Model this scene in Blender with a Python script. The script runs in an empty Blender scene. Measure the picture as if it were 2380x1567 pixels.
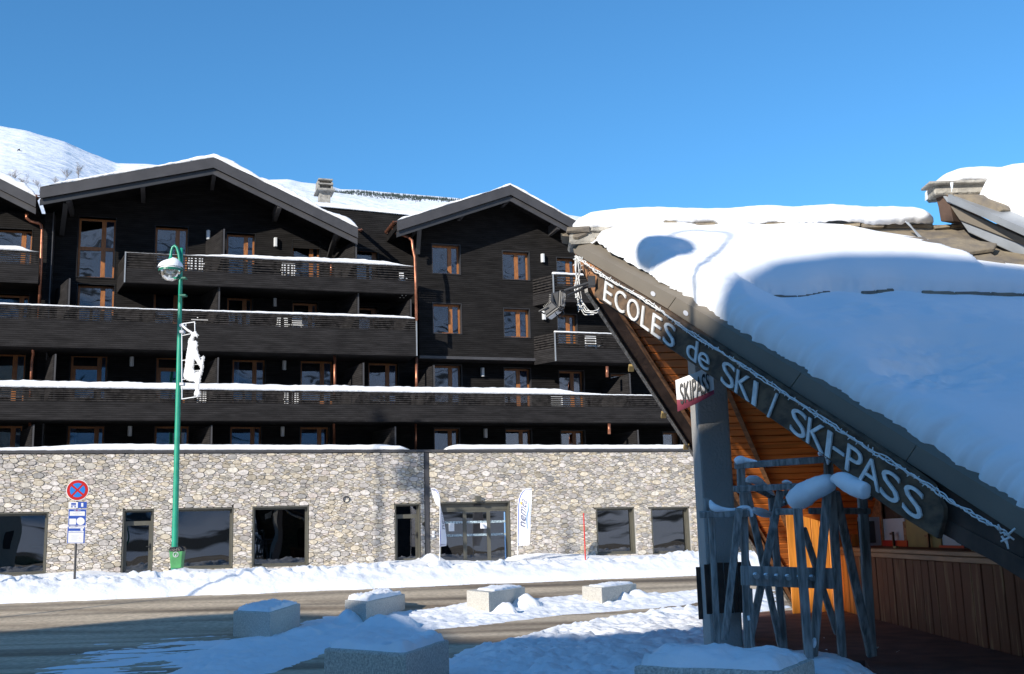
import bpy, math, random
import numpy as np
from mathutils import Vector, Matrix, noise as mn

# ------------------------------------------------------------------ camera, world, sun, exposure
SC = bpy.context.scene
F, CX, CY, H = 2550.0, 1190.0, 783.5, 1.75          # focal length and centre in units of a 2380 px wide picture
PITCH = math.atan((1250 - CY) / F); ROLL = math.radians(1.62)
FW = np.array([0, math.cos(PITCH), math.sin(PITCH)])
_r0 = np.array([1.0, 0, 0]); _u0 = np.array([0, -math.sin(PITCH), math.cos(PITCH)])
RT = math.cos(ROLL) * _r0 - math.sin(ROLL) * _u0
UP = math.sin(ROLL) * _r0 + math.cos(ROLL) * _u0
CAM = np.array([0, 0, H])
cd = bpy.data.cameras.new('camera'); cam = bpy.data.objects.new('camera', cd); SC.collection.objects.link(cam)
cd.sensor_width = 36; cd.lens = F / 2380 * 36; cd.clip_end = 6000; cd.clip_start = 0.1
cam.matrix_world = Matrix(((RT[0], UP[0], -FW[0], CAM[0]), (RT[1], UP[1], -FW[1], CAM[1]), (RT[2], UP[2], -FW[2], CAM[2]), (0, 0, 0, 1)))
SC.camera = cam
SUN_EL, SUN_AZ = math.radians(22.5), math.radians(-126.0)      # azimuth = direction to the sun in the xy plane
SUN = np.array([math.cos(SUN_AZ) * math.cos(SUN_EL), math.sin(SUN_AZ) * math.cos(SUN_EL), math.sin(SUN_EL)])
W = bpy.data.worlds.new('World'); SC.world = W; W.use_nodes = True
nt = W.node_tree; bg = nt.nodes['Background']
sky = nt.nodes.new('ShaderNodeTexSky'); sky.sky_type = 'NISHITA'; sky.sun_disc = False
sky.sun_elevation = SUN_EL; sky.sun_rotation = math.atan2(SUN[0], SUN[1]); sky.altitude = 0; sky.air_density = 1.0; sky.dust_density = 0.0; sky.ozone_density = 6.0
tint = nt.nodes.new('ShaderNodeVectorMath'); tint.operation = 'MULTIPLY'; tint.inputs[1].default_value = (0.68, 1.09, 1.15)      # colour balance of the clear alpine sky, the same all round
nt.links.new(sky.outputs[0], tint.inputs[0]); nt.links.new(tint.outputs[0], bg.inputs[0]); bg.inputs[1].default_value = 0.138
sl = bpy.data.lights.new('sun', 'SUN'); sl.energy = 4.9; sl.angle = math.radians(0.53); sl.color = (1, 0.93, 0.82)
so = bpy.data.objects.new('sun', sl); SC.collection.objects.link(so)
so.rotation_euler = Vector(SUN).to_track_quat('Z', 'Y').to_euler(); so.location = (-20, -20, 30)
SC.view_settings.view_transform = 'Standard'; SC.view_settings.look = 'None'; SC.view_settings.exposure = 0.30; SC.view_settings.gamma = 1
SC.view_settings.use_curve_mapping = False
SC.cycles.max_bounces = 8; SC.cycles.diffuse_bounces = 6; SC.cycles.transparent_max_bounces = 12
SC.cycles.use_denoising = True

# ------------------------------------------------------------------ pixel -> place helpers
def ray(x, y): return FW + RT * (x - CX) / F - UP * (y - CY) / F
def at_depth(x, y, Y): d = ray(x, y); return CAM + d * Y / d[1]
def at_z(x, y, z): d = ray(x, y); return CAM + d * (z - H) / d[2]
def on_plane(x, y, A, N): d = ray(x, y); return CAM + d * (((A - CAM) @ N) / (d @ N))
def unit(v): v = np.array(v, float); return v / np.linalg.norm(v)
TH = math.radians(18.0)
UD = np.array([math.cos(TH), math.sin(TH), 0]); ND = np.array([math.sin(TH), -math.cos(TH), 0]); ZD = np.array([0, 0, 1.0])
P0 = at_depth(320, 1335, 41.0); P0[2] = 0
def fp(x, y, w=0.0):
    P = on_plane(x, y, P0 + ND * w, ND); return (P - P0) @ UD, P[2]
def uvw(u, z, w): return P0 + UD * u + ND * w + ZD * z
def frect(x0, y0, x1, y1, w):
    ym, xm = (y0 + y1) / 2, (x0 + x1) / 2
    return fp(x0, ym, w)[0], fp(x1, ym, w)[0], fp(xm, y1, w)[1], fp(xm, y0, w)[1]
def uw_of(x, y):
    dx, dy = x - P0[0], y - P0[1]
    return dx * UD[0] + dy * UD[1], dx * ND[0] + dy * ND[1]

# ------------------------------------------------------------------ noise
_rs = np.random.RandomState(7); _T = _rs.rand(256, 256)
def vnoise(x, y):
    x = np.asarray(x, float); y = np.asarray(y, float)
    xi = np.floor(x).astype(int); yi = np.floor(y).astype(int); fx = x - xi; fy = y - yi
    fx = fx * fx * (3 - 2 * fx); fy = fy * fy * (3 - 2 * fy)
    g = lambda a, b: _T[a & 255, b & 255]
    return (g(xi, yi) * (1 - fx) + g(xi + 1, yi) * fx) * (1 - fy) + (g(xi, yi + 1) * (1 - fx) + g(xi + 1, yi + 1) * fx) * fy
def fbm(x, y, o=4, g=0.5):
    s = 0; a = 1; t = 0
    for i in range(o):
        s = s + a * (vnoise(x * 2 ** i + 17.3 * i, y * 2 ** i - 9.1 * i) - 0.5); t += a; a *= g
    return s / t * 2
def lumps(x, y):   # rounded lumps with creases between
    return 1 - 2 * np.abs(fbm(x, y, 3, 0.5))

# ------------------------------------------------------------------ mesh helpers
ORG = {}
def org(o): return ORG.get(o.name, np.zeros(3)) if o else np.zeros(3)
class MB:
    def __init__(s): s.v = []; s.f = []
    def add(s, vs, fs):
        n = len(s.v); s.v += [tuple(map(float, p)) for p in vs]; s.f += [tuple(i + n for i in f) for f in fs]; return s
    def boxv(s, o, a, b, c):      # corner and three edge vectors
        o, a, b, c = map(np.array, (o, a, b, c))
        p = [o, o + a, o + a + b, o + b, o + c, o + a + c, o + a + b + c, o + b + c]
        fs = [(0, 3, 2, 1), (4, 5, 6, 7), (0, 1, 5, 4), (1, 2, 6, 5), (2, 3, 7, 6), (3, 0, 4, 7)]
        if np.dot(np.cross(a, b), c) < 0: fs = [f[::-1] for f in fs]
        return s.add(p, fs)
    def box(s, x0, x1, y0, y1, z0, z1): return s.boxv((x0, y0, z0), (x1 - x0, 0, 0), (0, y1 - y0, 0), (0, 0, z1 - z0))
    def fbox(s, u0, u1, z0, z1, w0, w1): return s.boxv(uvw(u0, z0, w0), UD * (u1 - u0), ND * (w1 - w0), ZD * (z1 - z0))
    def prism(s, poly, vec):
        n = len(poly); poly = [np.array(p, float) for p in poly]; vec = np.array(vec, float)
        nn = sum((np.cross(poly[i], poly[(i + 1) % n]) for i in range(n)), np.zeros(3))
        if nn @ vec > 0: poly = poly[::-1]
        vs = poly + [p + vec for p in poly]
        fs = [tuple(range(n)), tuple(range(2 * n - 1, n - 1, -1))] + [(i, i + n, (i + 1) % n + n, (i + 1) % n) for i in range(n)]
        return s.add(vs, [f for f in fs])
    def quad(s, *p): return s.add(p, [tuple(range(len(p)))])
    def tube(s, path, rad, n=8, cap=True):
        path = [np.array(p, float) for p in path]; m = len(path)
        if not hasattr(rad, '__len__'): rad = [rad] * m
        vs = []; fs = []; prev = None
        for i, p in enumerate(path):
            t = unit(path[min(i + 1, m - 1)] - path[max(i - 1, 0)])
            if prev is None:
                a = np.array([0, 0, 1.0]) if abs(t[2]) < 0.9 else np.array([1.0, 0, 0])
            else: a = prev
            b = unit(np.cross(t, a)); a = unit(np.cross(b, t)); prev = a
            for k in range(n):
                an = 2 * math.pi * k / n; vs.append(p + rad[i] * (math.cos(an) * a + math.sin(an) * b))
        for i in range(m - 1):
            for k in range(n): fs.append((i * n + k, i * n + (k + 1) % n, (i + 1) * n + (k + 1) % n, (i + 1) * n + k))
        if cap: fs.append(tuple(range(n))[::-1]); fs.append(tuple((m - 1) * n + k for k in range(n)))
        return s.add(vs, fs)
    def beam(s, a, b, wd, th, side=None):       # rectangular timber from a to b; wd across 'side', th along the rest
        a, b = np.array(a, float), np.array(b, float); t = unit(b - a)
        sd = unit(np.array(side if side is not None else (1, 0, 0), float)); sd = unit(sd - t * (sd @ t)); o = np.cross(t, sd)
        return s.boxv(a - sd * wd / 2 - o * th / 2, sd * wd, o * th, b - a)
    def lathe(s, c, prof, n=24, ax=(0, 0, 1)):
        vs = []; fs = []; ax = unit(ax); a = unit(np.cross(ax, (0.3, 1, 0.1))); b = np.cross(ax, a); c = np.array(c, float)
        for r, z in prof:
            for k in range(n):
                an = 2 * math.pi * k / n; vs.append(c + ax * z + r * (math.cos(an) * a + math.sin(an) * b))
        for i in range(len(prof) - 1):
            for k in range(n): fs.append((i * n + k, i * n + (k + 1) % n, (i + 1) * n + (k + 1) % n, (i + 1) * n + k))
        return s.add(vs, fs)
    def build(s, name, mat, parent=None, smooth=False, bevel=0, recalc=True, loc=None):
        o0 = org(parent) if parent is not None else (np.array(loc, float) if loc is not None else np.zeros(3))
        me = bpy.data.meshes.new(name)
        V = np.array(s.v) - o0 if len(s.v) else np.zeros((0, 3))
        me.from_pydata(V.tolist(), [], s.f)
        if recalc:
            import bmesh
            bm = bmesh.new(); bm.from_mesh(me); bmesh.ops.recalc_face_normals(bm, faces=bm.faces)
            if bevel: bmesh.ops.bevel(bm, geom=[e for e in bm.edges if len(e.link_faces) == 2 and e.calc_face_angle(0) > 0.5], offset=bevel, segments=2 if bevel > 0.02 else 1, affect='EDGES', profile=0.6)
            bm.to_mesh(me); bm.free()
        if smooth: me.polygons.foreach_set('use_smooth', [True] * len(me.polygons))
        if mat: me.materials.append(mat)
        o = bpy.data.objects.new(name, me); SC.collection.objects.link(o)
        if parent is not None: o.parent = parent; ORG[o.name] = o0
        else: o.location = o0; ORG[o.name] = o0
        return o
def tag(o, label=None, cat=None, group=None, kind=None):
    if label: o['label'] = label
    if cat: o['category'] = cat
    if group: o['group'] = group
    if kind: o['kind'] = kind
    return o
def empty(name, loc, label=None, cat=None, group=None):
    o = bpy.data.objects.new(name, None); SC.collection.objects.link(o); o.location = tuple(map(float, loc)); ORG[o.name] = np.array(loc, float); o.empty_display_size = 0.3
    return tag(o, label, cat, group)
def place_copy(src, parent, off):      # a copy of a part sharing its mesh, shifted by off from the source
    c = src.copy(); SC.collection.objects.link(c); c.parent = parent; ORG[c.name] = org(parent)
    c.location = Vector(src.location) + Vector(tuple(map(float, off))); return c
def text2d(txt, bold=0.0):            # filled outlines, normalised to 0..1 in x (width) and y (height)
    cu = bpy.data.curves.new('t', 'FONT'); cu.body = txt; cu.offset = bold; cu.resolution_u = 4
    ob = bpy.data.objects.new('t', cu); SC.collection.objects.link(ob)
    me = bpy.data.meshes.new_from_object(ob)
    v = np.array([p.co[:2] for p in me.vertices]); f = [tuple(p.vertices) for p in me.polygons]
    bpy.data.objects.remove(ob); bpy.data.meshes.remove(me); bpy.data.curves.remove(cu)
    mn_, mx = v.min(0), v.max(0); asp = (mx[0] - mn_[0]) / (mx[1] - mn_[1])
    return (v - mn_) / (mx - mn_), f, asp
def map_text(mb, txt, fn, thick=None, bold=0.0):
    v, f, _ = text2d(txt, bold); pts = [np.array(fn(a, b)) for a, b in v]
    if thick is None: return mb.add(pts, f)
    thick = np.array(thick); n = len(pts); mb.add(pts + [p + thick for p in pts], [])
    base = len(mb.v) - 2 * n; ed = {}
    for q in f:
        mb.f.append(tuple(base + n + i for i in q))
        for i in range(len(q)): ed[(q[i], q[(i + 1) % len(q)])] = ed.get((q[i], q[(i + 1) % len(q)]), 0) + 1
    for (a, b) in ed:
        if (b, a) not in ed: mb.f.append((base + a, base + b, base + b + n, base + a + n))
    return mb

# ------------------------------------------------------------------ materials
def mat(name, col, rough=0.7, metal=0.0, var=0.0, scale=3.0, bump=0.0, bscale=20.0, col2=None, stretch=(1, 1, 1), spec=0.5, rot=(0, 0, 0), detail=5, thr=(0.35, 0.65), bdist=0.02, attr=None, emit=None):
    m = bpy.data.materials.new(name); m.use_nodes = True; t = m.node_tree; b = t.nodes['Principled BSDF']
    b.inputs['Roughness'].default_value = rough; b.inputs['Metallic'].default_value = metal; b.inputs['Specular IOR Level'].default_value = spec
    b.inputs['Base Color'].default_value = (*col, 1)
    tc = t.nodes.new('ShaderNodeTexCoord'); mp = t.nodes.new('ShaderNodeMapping'); mp.inputs['Scale'].default_value = stretch; mp.inputs['Rotation'].default_value = rot
    t.links.new(tc.outputs['Object'], mp.inputs[0])
    src = None
    if col2 or var:
        n = t.nodes.new('ShaderNodeTexNoise'); n.inputs['Scale'].default_value = scale; n.inputs['Detail'].default_value = detail; t.links.new(mp.outputs[0], n.inputs[0])
        r = t.nodes.new('ShaderNodeValToRGB'); t.links.new(n.outputs[0], r.inputs[0])
        r.color_ramp.elements[0].position, r.color_ramp.elements[1].position = thr
        c2 = col2 or tuple(c * (1 - var) for c in col)
        r.color_ramp.elements[0].color = (*c2, 1); r.color_ramp.elements[1].color = (*(col if col2 else tuple(min(1, c * (1 + var * .6)) for c in col)), 1)
        src = r.outputs[0]
    if attr:
        a = t.nodes.new('ShaderNodeAttribute'); a.attribute_name = attr
        mx = t.nodes.new('ShaderNodeMix'); mx.data_type = 'RGBA'; mx.blend_type = 'MULTIPLY'; mx.inputs[0].default_value = 1
        if src: t.links.new(src, mx.inputs[6])
        else: mx.inputs[6].default_value = (*col, 1)
        t.links.new(a.outputs[0], mx.inputs[7]); src = mx.outputs[2]
    if src: t.links.new(src, b.inputs['Base Color'])
    if bump:
        n2 = t.nodes.new('ShaderNodeTexNoise'); n2.inputs['Scale'].default_value = bscale; n2.inputs['Detail'].default_value = 6; t.links.new(mp.outputs[0], n2.inputs[0])
        bp = t.nodes.new('ShaderNodeBump'); bp.inputs['Strength'].default_value = bump; bp.inputs['Distance'].default_value = bdist
        t.links.new(n2.outputs[0], bp.inputs['Height']); t.links.new(bp.outputs[0], b.inputs['Normal'])
    if emit: b.inputs['Emission Color'].default_value = (*emit[0], 1); b.inputs['Emission Strength'].default_value = emit[1]
    return m
def cladding(name, col, period, strength=0.8, groove=0.45):
    m = mat(name, col, 0.8, var=0.25, scale=2.2, stretch=(0.6, 0.6, 3), spec=0.08); t = m.node_tree; b = t.nodes['Principled BSDF']
    tc = t.nodes.new('ShaderNodeTexCoord'); sp = t.nodes.new('ShaderNodeSeparateXYZ'); t.links.new(tc.outputs['Object'], sp.inputs[0])
    def M(op, a, bb=None):
        n = t.nodes.new('ShaderNodeMath'); n.operation = op
        for i, q in enumerate((a, bb)):
            if q is None: continue
            if isinstance(q, (int, float)): n.inputs[i].default_value = q
            else: t.links.new(q, n.inputs[i])
        return n.outputs[0]
    fr = M('FRACT', M('DIVIDE', sp.outputs[2], period)); g = M('LESS_THAN', fr, 0.22)
    hh = M('SUBTRACT', 1.0, g)
    bp = t.nodes.new('ShaderNodeBump'); bp.inputs['Strength'].default_value = strength; bp.inputs['Distance'].default_value = 0.015; t.links.new(M('MULTIPLY', hh, M('SUBTRACT', 1.3, fr)), bp.inputs['Height']); t.links.new(bp.outputs[0], b.inputs['Normal'])
    # each board has its own stain, grooves are deep and darker in colour
    vn = t.nodes.new('ShaderNodeTexNoise'); vn.inputs['Scale'].default_value = 1.0; vn.inputs['Detail'].default_value = 8
    cb = t.nodes.new('ShaderNodeCombineXYZ'); t.links.new(M('MULTIPLY', sp.outputs[0], 1.7), cb.inputs[0]); t.links.new(M('MULTIPLY', sp.outputs[1], 1.7), cb.inputs[1]); t.links.new(M('MULTIPLY', M('FLOOR', M('DIVIDE', sp.outputs[2], period)), 7.3), cb.inputs[2])
    t.links.new(cb.outputs[0], vn.inputs[0])
    rr = t.nodes.new('ShaderNodeMapRange'); rr.inputs[1].default_value = 0.3; rr.inputs[2].default_value = 0.7; rr.inputs[3].default_value = 0.8; rr.inputs[4].default_value = 1.25; t.links.new(vn.outputs[0], rr.inputs[0])
    k = M('MULTIPLY', rr.outputs[0], M('SUBTRACT', 1.0, M('MULTIPLY', g, groove)))
    old = b.inputs['Base Color'].links[0].from_socket
    mx = t.nodes.new('ShaderNodeVectorMath'); mx.operation = 'SCALE'; t.links.new(old, mx.inputs[0]); t.links.new(k, mx.inputs['Scale']); t.links.new(mx.outputs[0], b.inputs['Base Color'])
    return m
def glass(name, tint=(0.55, 0.62, 0.72), lo=0.16, wav=0.14, wsc=0.9):
    m = bpy.data.materials.new(name); m.use_nodes = True; t = m.node_tree; t.nodes.clear()
    out = t.nodes.new('ShaderNodeOutputMaterial'); mx = t.nodes.new('ShaderNodeMixShader'); tr = t.nodes.new('ShaderNodeBsdfTransparent'); gl = t.nodes.new('ShaderNodeBsdfGlossy')
    tr.inputs[0].default_value = (*tint, 1); gl.inputs[1].default_value = 0.0
    fr = t.nodes.new('ShaderNodeFresnel'); fr.inputs[0].default_value = 1.5
    ma = t.nodes.new('ShaderNodeMath'); ma.operation = 'ADD'; ma.inputs[1].default_value = lo; ma.use_clamp = True
    tc = t.nodes.new('ShaderNodeTexCoord'); n = t.nodes.new('ShaderNodeTexNoise'); n.inputs['Scale'].default_value = wsc; n.inputs['Detail'].default_value = 1
    bp = t.nodes.new('ShaderNodeBump'); bp.inputs['Strength'].default_value = wav; bp.inputs['Distance'].default_value = 0.05
    t.links.new(tc.outputs['Object'], n.inputs[0]); t.links.new(n.outputs[0], bp.inputs['Height']); t.links.new(bp.outputs[0], gl.inputs['Normal'])
    t.links.new(fr.outputs[0], ma.inputs[0]); t.links.new(ma.outputs[0], mx.inputs[0]); t.links.new(tr.outputs[0], mx.inputs[1]); t.links.new(gl.outputs[0], mx.inputs[2]); t.links.new(mx.outputs[0], out.inputs[0])
    return m
M = {}
M['clad'] = cladding('dark_cladding', (0.0175, 0.0165, 0.0165), 0.085)
M['panel'] = cladding('balcony_cladding', (0.025, 0.0235, 0.024), 0.08)
M['slat'] = mat('stained_slat', (0.034, 0.031, 0.030), 0.8, var=0.5, scale=6, spec=0.1)
M['trim'] = mat('grey_metal_trim', (0.058, 0.056, 0.059), 0.5, var=0.15, scale=2)
M['trim_dark'] = mat('dark_metal', (0.035, 0.035, 0.037), 0.45, var=0.1)
M['soffit'] = mat('dark_soffit', (0.014, 0.013, 0.013), 0.9, var=0.3, spec=0.05)
M['orange_wood'] = mat('varnished_window_wood', (0.35, 0.135, 0.04), 0.45, var=0.3, scale=5, stretch=(6, 6, 1))
M['glass'] = glass('window_glass', lo=0.10)
M['shop_glass'] = glass('shop_glass', (0.30, 0.34, 0.42), 0.10, 0.16, 0.6)
M['curtain'] = mat('pale_curtain', (0.5, 0.56, 0.6), 0.9, var=0.2, scale=8, stretch=(8, 8, 0.5))
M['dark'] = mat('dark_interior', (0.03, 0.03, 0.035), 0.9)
M['copper'] = mat('copper', (0.42, 0.17, 0.10), 0.38, metal=0.75, var=0.35, scale=6)
M['frame_metal'] = mat('olive_grey_aluminium', (0.10, 0.096, 0.078), 0.4, var=0.1)
M['mortar'] = mat('wall_mortar', (0.13, 0.115, 0.095), 0.95, var=0.3, scale=8)
M['stone'] = mat('fieldstone', (0.64, 0.605, 0.54), 0.85, var=0.22, scale=9, bump=0.6, bscale=16, bdist=0.03, attr='tint', detail=8)
M['snow'] = mat('snow', (0.90, 0.91, 0.93), 0.6, var=0.04, scale=2, bump=0.6, bscale=11, bdist=0.03, spec=0.25, detail=8)
M['snow_smooth'] = mat('soft_roof_snow', (0.91, 0.92, 0.94), 0.6, bump=0.12, bscale=25, bdist=0.01, spec=0.25)
M['white'] = mat('white_plastic', (0.78, 0.79, 0.8), 0.4, var=0.03)
M['lampwhite'] = mat('opal_lamp', (0.62, 0.64, 0.66), 0.35)
M['green'] = mat('green_paint', (0.02, 0.30, 0.19), 0.35, var=0.12, scale=4)
M['green_dark'] = mat('dark_green_paint', (0.01, 0.14, 0.09), 0.35)
M['bin_green'] = mat('green_bin_plastic', (0.06, 0.27, 0.09), 0.5, var=0.2, scale=5)
M['bag'] = mat('black_bin_bag', (0.008, 0.008, 0.009), 0.25, bump=1, bscale=30, bdist=0.02)
M['granite'] = mat('pale_granite', (0.56, 0.53, 0.47), 0.8, var=0.35, scale=45, bump=0.9, bscale=70, bdist=0.012, detail=8)
M['concrete'] = mat('rough_concrete', (0.36, 0.34, 0.30), 0.9, var=0.3, scale=6, bump=0.8, bscale=22, bdist=0.03, detail=9)
M['render'] = mat('roughcast_render', (0.42, 0.40, 0.37), 0.95, var=0.06, scale=3, bump=0.7, bscale=30, bdist=0.02, stretch=(1, 1, 0.8), detail=4, spec=0.15)
M['slab'] = mat('schist_slab', (0.27, 0.22, 0.15), 0.85, var=0.4, scale=4, bump=0.8, bscale=16, bdist=0.02, col2=(0.15, 0.13, 0.11), detail=9)
M['grey_wood'] = mat('weathered_grey_timber', (0.31, 0.295, 0.275), 0.85, spec=0.15, var=0.5, scale=3, stretch=(9, 9, 0.9), bump=0.5, bscale=8, bdist=0.01, detail=7)
M['sign_wood'] = mat('weathered_sign_board', (0.17, 0.115, 0.075), 0.8, spec=0.2, col2=(0.07, 0.052, 0.04), scale=1.4, stretch=(7, 2.2, 7), bump=0.5, bscale=5, bdist=0.008, detail=9, rot=(0, 0, 0))
M['soffit_wood'] = mat('red_brown_soffit_board', (0.74, 0.215, 0.04), 0.4, var=0.28, scale=1.5, stretch=(0.7, 6, 6), bump=0.15, bscale=6, detail=7)
M['raw_wood'] = mat('orange_fascia_wood', (0.36, 0.17, 0.075), 0.7, var=0.45, scale=3, stretch=(2, 2, 6), detail=7)
M['kiosk_wood'] = mat('orange_kiosk_board', (0.72, 0.28, 0.05), 0.4, var=0.3, scale=2.2, stretch=(7, 7, 0.7), detail=7)
M['brown_wood'] = mat('worn_brown_board', (0.19, 0.066, 0.034), 0.7, col2=(0.40, 0.21, 0.10), scale=1.1, stretch=(7, 7, 0.8), thr=(0.31, 0.45), spec=0.2, detail=8, bump=0.3, bscale=8)
M['ledge_wood'] = mat('counter_ledge_wood', (0.30, 0.14, 0.065), 0.55, var=0.35, scale=2, stretch=(6, 0.7, 6), detail=7)
M['dark_wood'] = mat('dark_brown_timber', (0.07, 0.042, 0.03), 0.8, var=0.5, scale=3, bump=0.4, bscale=12)
M['fascia'] = mat('taupe_sheet_metal', (0.185, 0.162, 0.132), 0.6, var=0.08, scale=1.5, spec=0.2)
M['zinc'] = mat('grey_zinc', (0.33, 0.35, 0.37), 0.4, metal=0.3, var=0.12)
M['floor_red'] = mat('red_brown_floor', (0.15, 0.068, 0.052), 0.85, var=0.35, scale=2.5, bump=0.3, bscale=30, detail=8)
M['letter'] = mat('white_letter', (0.72, 0.72, 0.70), 0.6, var=0.2, scale=9, detail=8)
M['cord'] = mat('white_cable', (0.72, 0.72, 0.70), 0.5)
M['black'] = mat('black_metal', (0.02, 0.02, 0.022), 0.4)
M['red'] = mat('red_paint', (0.55, 0.02, 0.015), 0.4)
M['blue'] = mat('blue_paint', (0.02, 0.22, 0.68), 0.4)
M['navy'] = mat('royal_blue_print', (0.03, 0.09, 0.42), 0.5)
M['flag_blue'] = mat('flag_blue', (0.02, 0.07, 0.48), 0.7)
M['lightblue'] = mat('light_blue_print', (0.22, 0.42, 0.72), 0.6)
M['yellow'] = mat('orange_yellow_print', (0.85, 0.42, 0.05), 0.6)
M['flag'] = mat('white_flag_cloth', (0.78, 0.78, 0.84), 0.8)
M['print'] = mat('grey_blue_print', (0.12, 0.14, 0.22), 0.7)
M['maroon'] = mat('maroon_print', (0.30, 0.01, 0.05), 0.5)
M['plate'] = mat('white_sign_plate', (0.82, 0.82, 0.83), 0.35)
M['palegrey'] = mat('pale_grey_print', (0.55, 0.56, 0.6), 0.6)
M['tinsel'] = mat('white_tinsel', (0.85, 0.85, 0.86), 0.6, bump=1, bscale=40, bdist=0.05)
M['bark'] = mat('birch_bark', (0.24, 0.20, 0.17), 0.9, var=0.3)
M['conifer'] = mat('dark_conifer', (0.035, 0.05, 0.045), 0.9, var=0.4)
M['armchair'] = mat('green_upholstery', (0.10, 0.30, 0.05), 0.7)
M['ply'] = mat('plywood', (0.34, 0.24, 0.09), 0.6, var=0.15)
M['lens'] = glass('lamp_glass', (0.8, 0.84, 0.86), 0.12, 0.3, 6)

# ================================================================== GROUND
def interp(x, xs, ys): return np.interp(x, xs, ys)
def poly_sdf(px, py, poly):            # positive inside
    poly = np.array(poly); d = np.full(px.shape, 1e9); ins = np.zeros(px.shape, bool); n = len(poly)
    for i in range(n):
        a, b = poly[i], poly[(i + 1) % n]; e = b - a; wx, wy = px - a[0], py - a[1]
        h = np.clip((wx * e[0] + wy * e[1]) / (e @ e + 1e-12), 0, 1)
        d = np.minimum(d, np.hypot(wx - e[0] * h, wy - e[1] * h))
        c = ((a[1] <= py) & (b[1] > py)) | ((b[1] <= py) & (a[1] > py))
        with np.errstate(divide='ignore', invalid='ignore'): xi = a[0] + (py - a[1]) / (b[1] - a[1]) * e[0]
        ins ^= c & (px < xi)
    return np.where(ins, d, -d)
def gz(x, y):                          # bare ground height
    u, w = uw_of(x, y)
    z = interp(w, [-40, 0, 8, 10.0, 11.0, 18.5, 60], [0.84, 0.82, 0.76, 0.56, 0.44, 0.0, 0.0])
    return z - 0.0 * x
_wl = [(-200, 1352), (0, 1343), (110, 1334), (200, 1327), (290, 1335), (350, 1336), (420, 1322), (560, 1327), (620, 1324), (700, 1320), (800, 1316), (900, 1306), (975, 1302), (1000, 1287), (1016, 1294), (1032, 1304), (1175, 1306), (1200, 1293), (1260, 1287), (1340, 1290), (1400, 1293), (1620, 1291), (1900, 1288)]
_wu = [fp(x, y, 0.4) for x, y in _wl]; WLU = [a for a, b in _wu]; WLZ = [b for a, b in _wu]
ZP = lambda pts: [tuple(at_z(x, y, 0.0)[:2]) for x, y in pts]
PA = ZP([(1800, 1384), (1630, 1389), (1480, 1396), (1330, 1402), (1225, 1408), (1090, 1416), (960, 1430), (760, 1442), (700, 1450), (690, 1468), (560, 1484), (500, 1500), (420, 1545), (380, 1590), (560, 1590), (700, 1540), (800, 1500), (1000, 1478), (990, 1466), (1130, 1452), (1300, 1430), (1460, 1419), (1640, 1403), (1800, 1398)])
PB = ZP([(1800, 1408), (1630, 1418), (1480, 1434), (1400, 1446), (1270, 1468), (1180, 1492), (1060, 1522), (1035, 1545), (1030, 1700), (1100, 2400), (2050, 2400), (2150, 1700), (2060, 1562), (2030, 1532), (1880, 1524), (1750, 1512), (1738, 1470), (1742, 1425), (1838, 1412), (1800, 1409)])
PT = ZP([(480, 1482), (300, 1492), (90, 1545), (60, 1600), (500, 1600), (600, 1560), (700, 1480)])
PN = ZP([(-100, 1600), (780, 1560), (1060, 1585), (1050, 2400), (-400, 2400)])
PR = [tuple(at_z(x, y, 0.3)[:2]) for x, y in [(1690, 1502), (1760, 1516), (1850, 1524), (1960, 1534), (2030, 1530), (2066, 1562), (2110, 1640), (2100, 1900), (1690, 1900)]]
BERMS = [(640, 1500, .5, .16), (560, 1510, .5, .15), (700, 1482, .4, .16), (480, 1530, .8, .08), (812, 1452, .28, .3), (880, 1462, .4, .22), (925, 1462, .4, .22), (760, 1470, .5, .12), (1120, 1438, .4, .08), (1175, 1432, .26, .26), (1222, 1420, .33, .3), (1440, 1405, .3, .2), (1480, 1402, .4, .16), (1370, 1410, .6, .04), (1700, 1510, .6, .15), (1850, 1530, .6, .14), (1700, 1505, .4, .2)]
BW = [(at_z(x, y, 0.0)[0], at_z(x, y, 0.0)[1], r, h) for x, y, r, h in BERMS]
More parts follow.
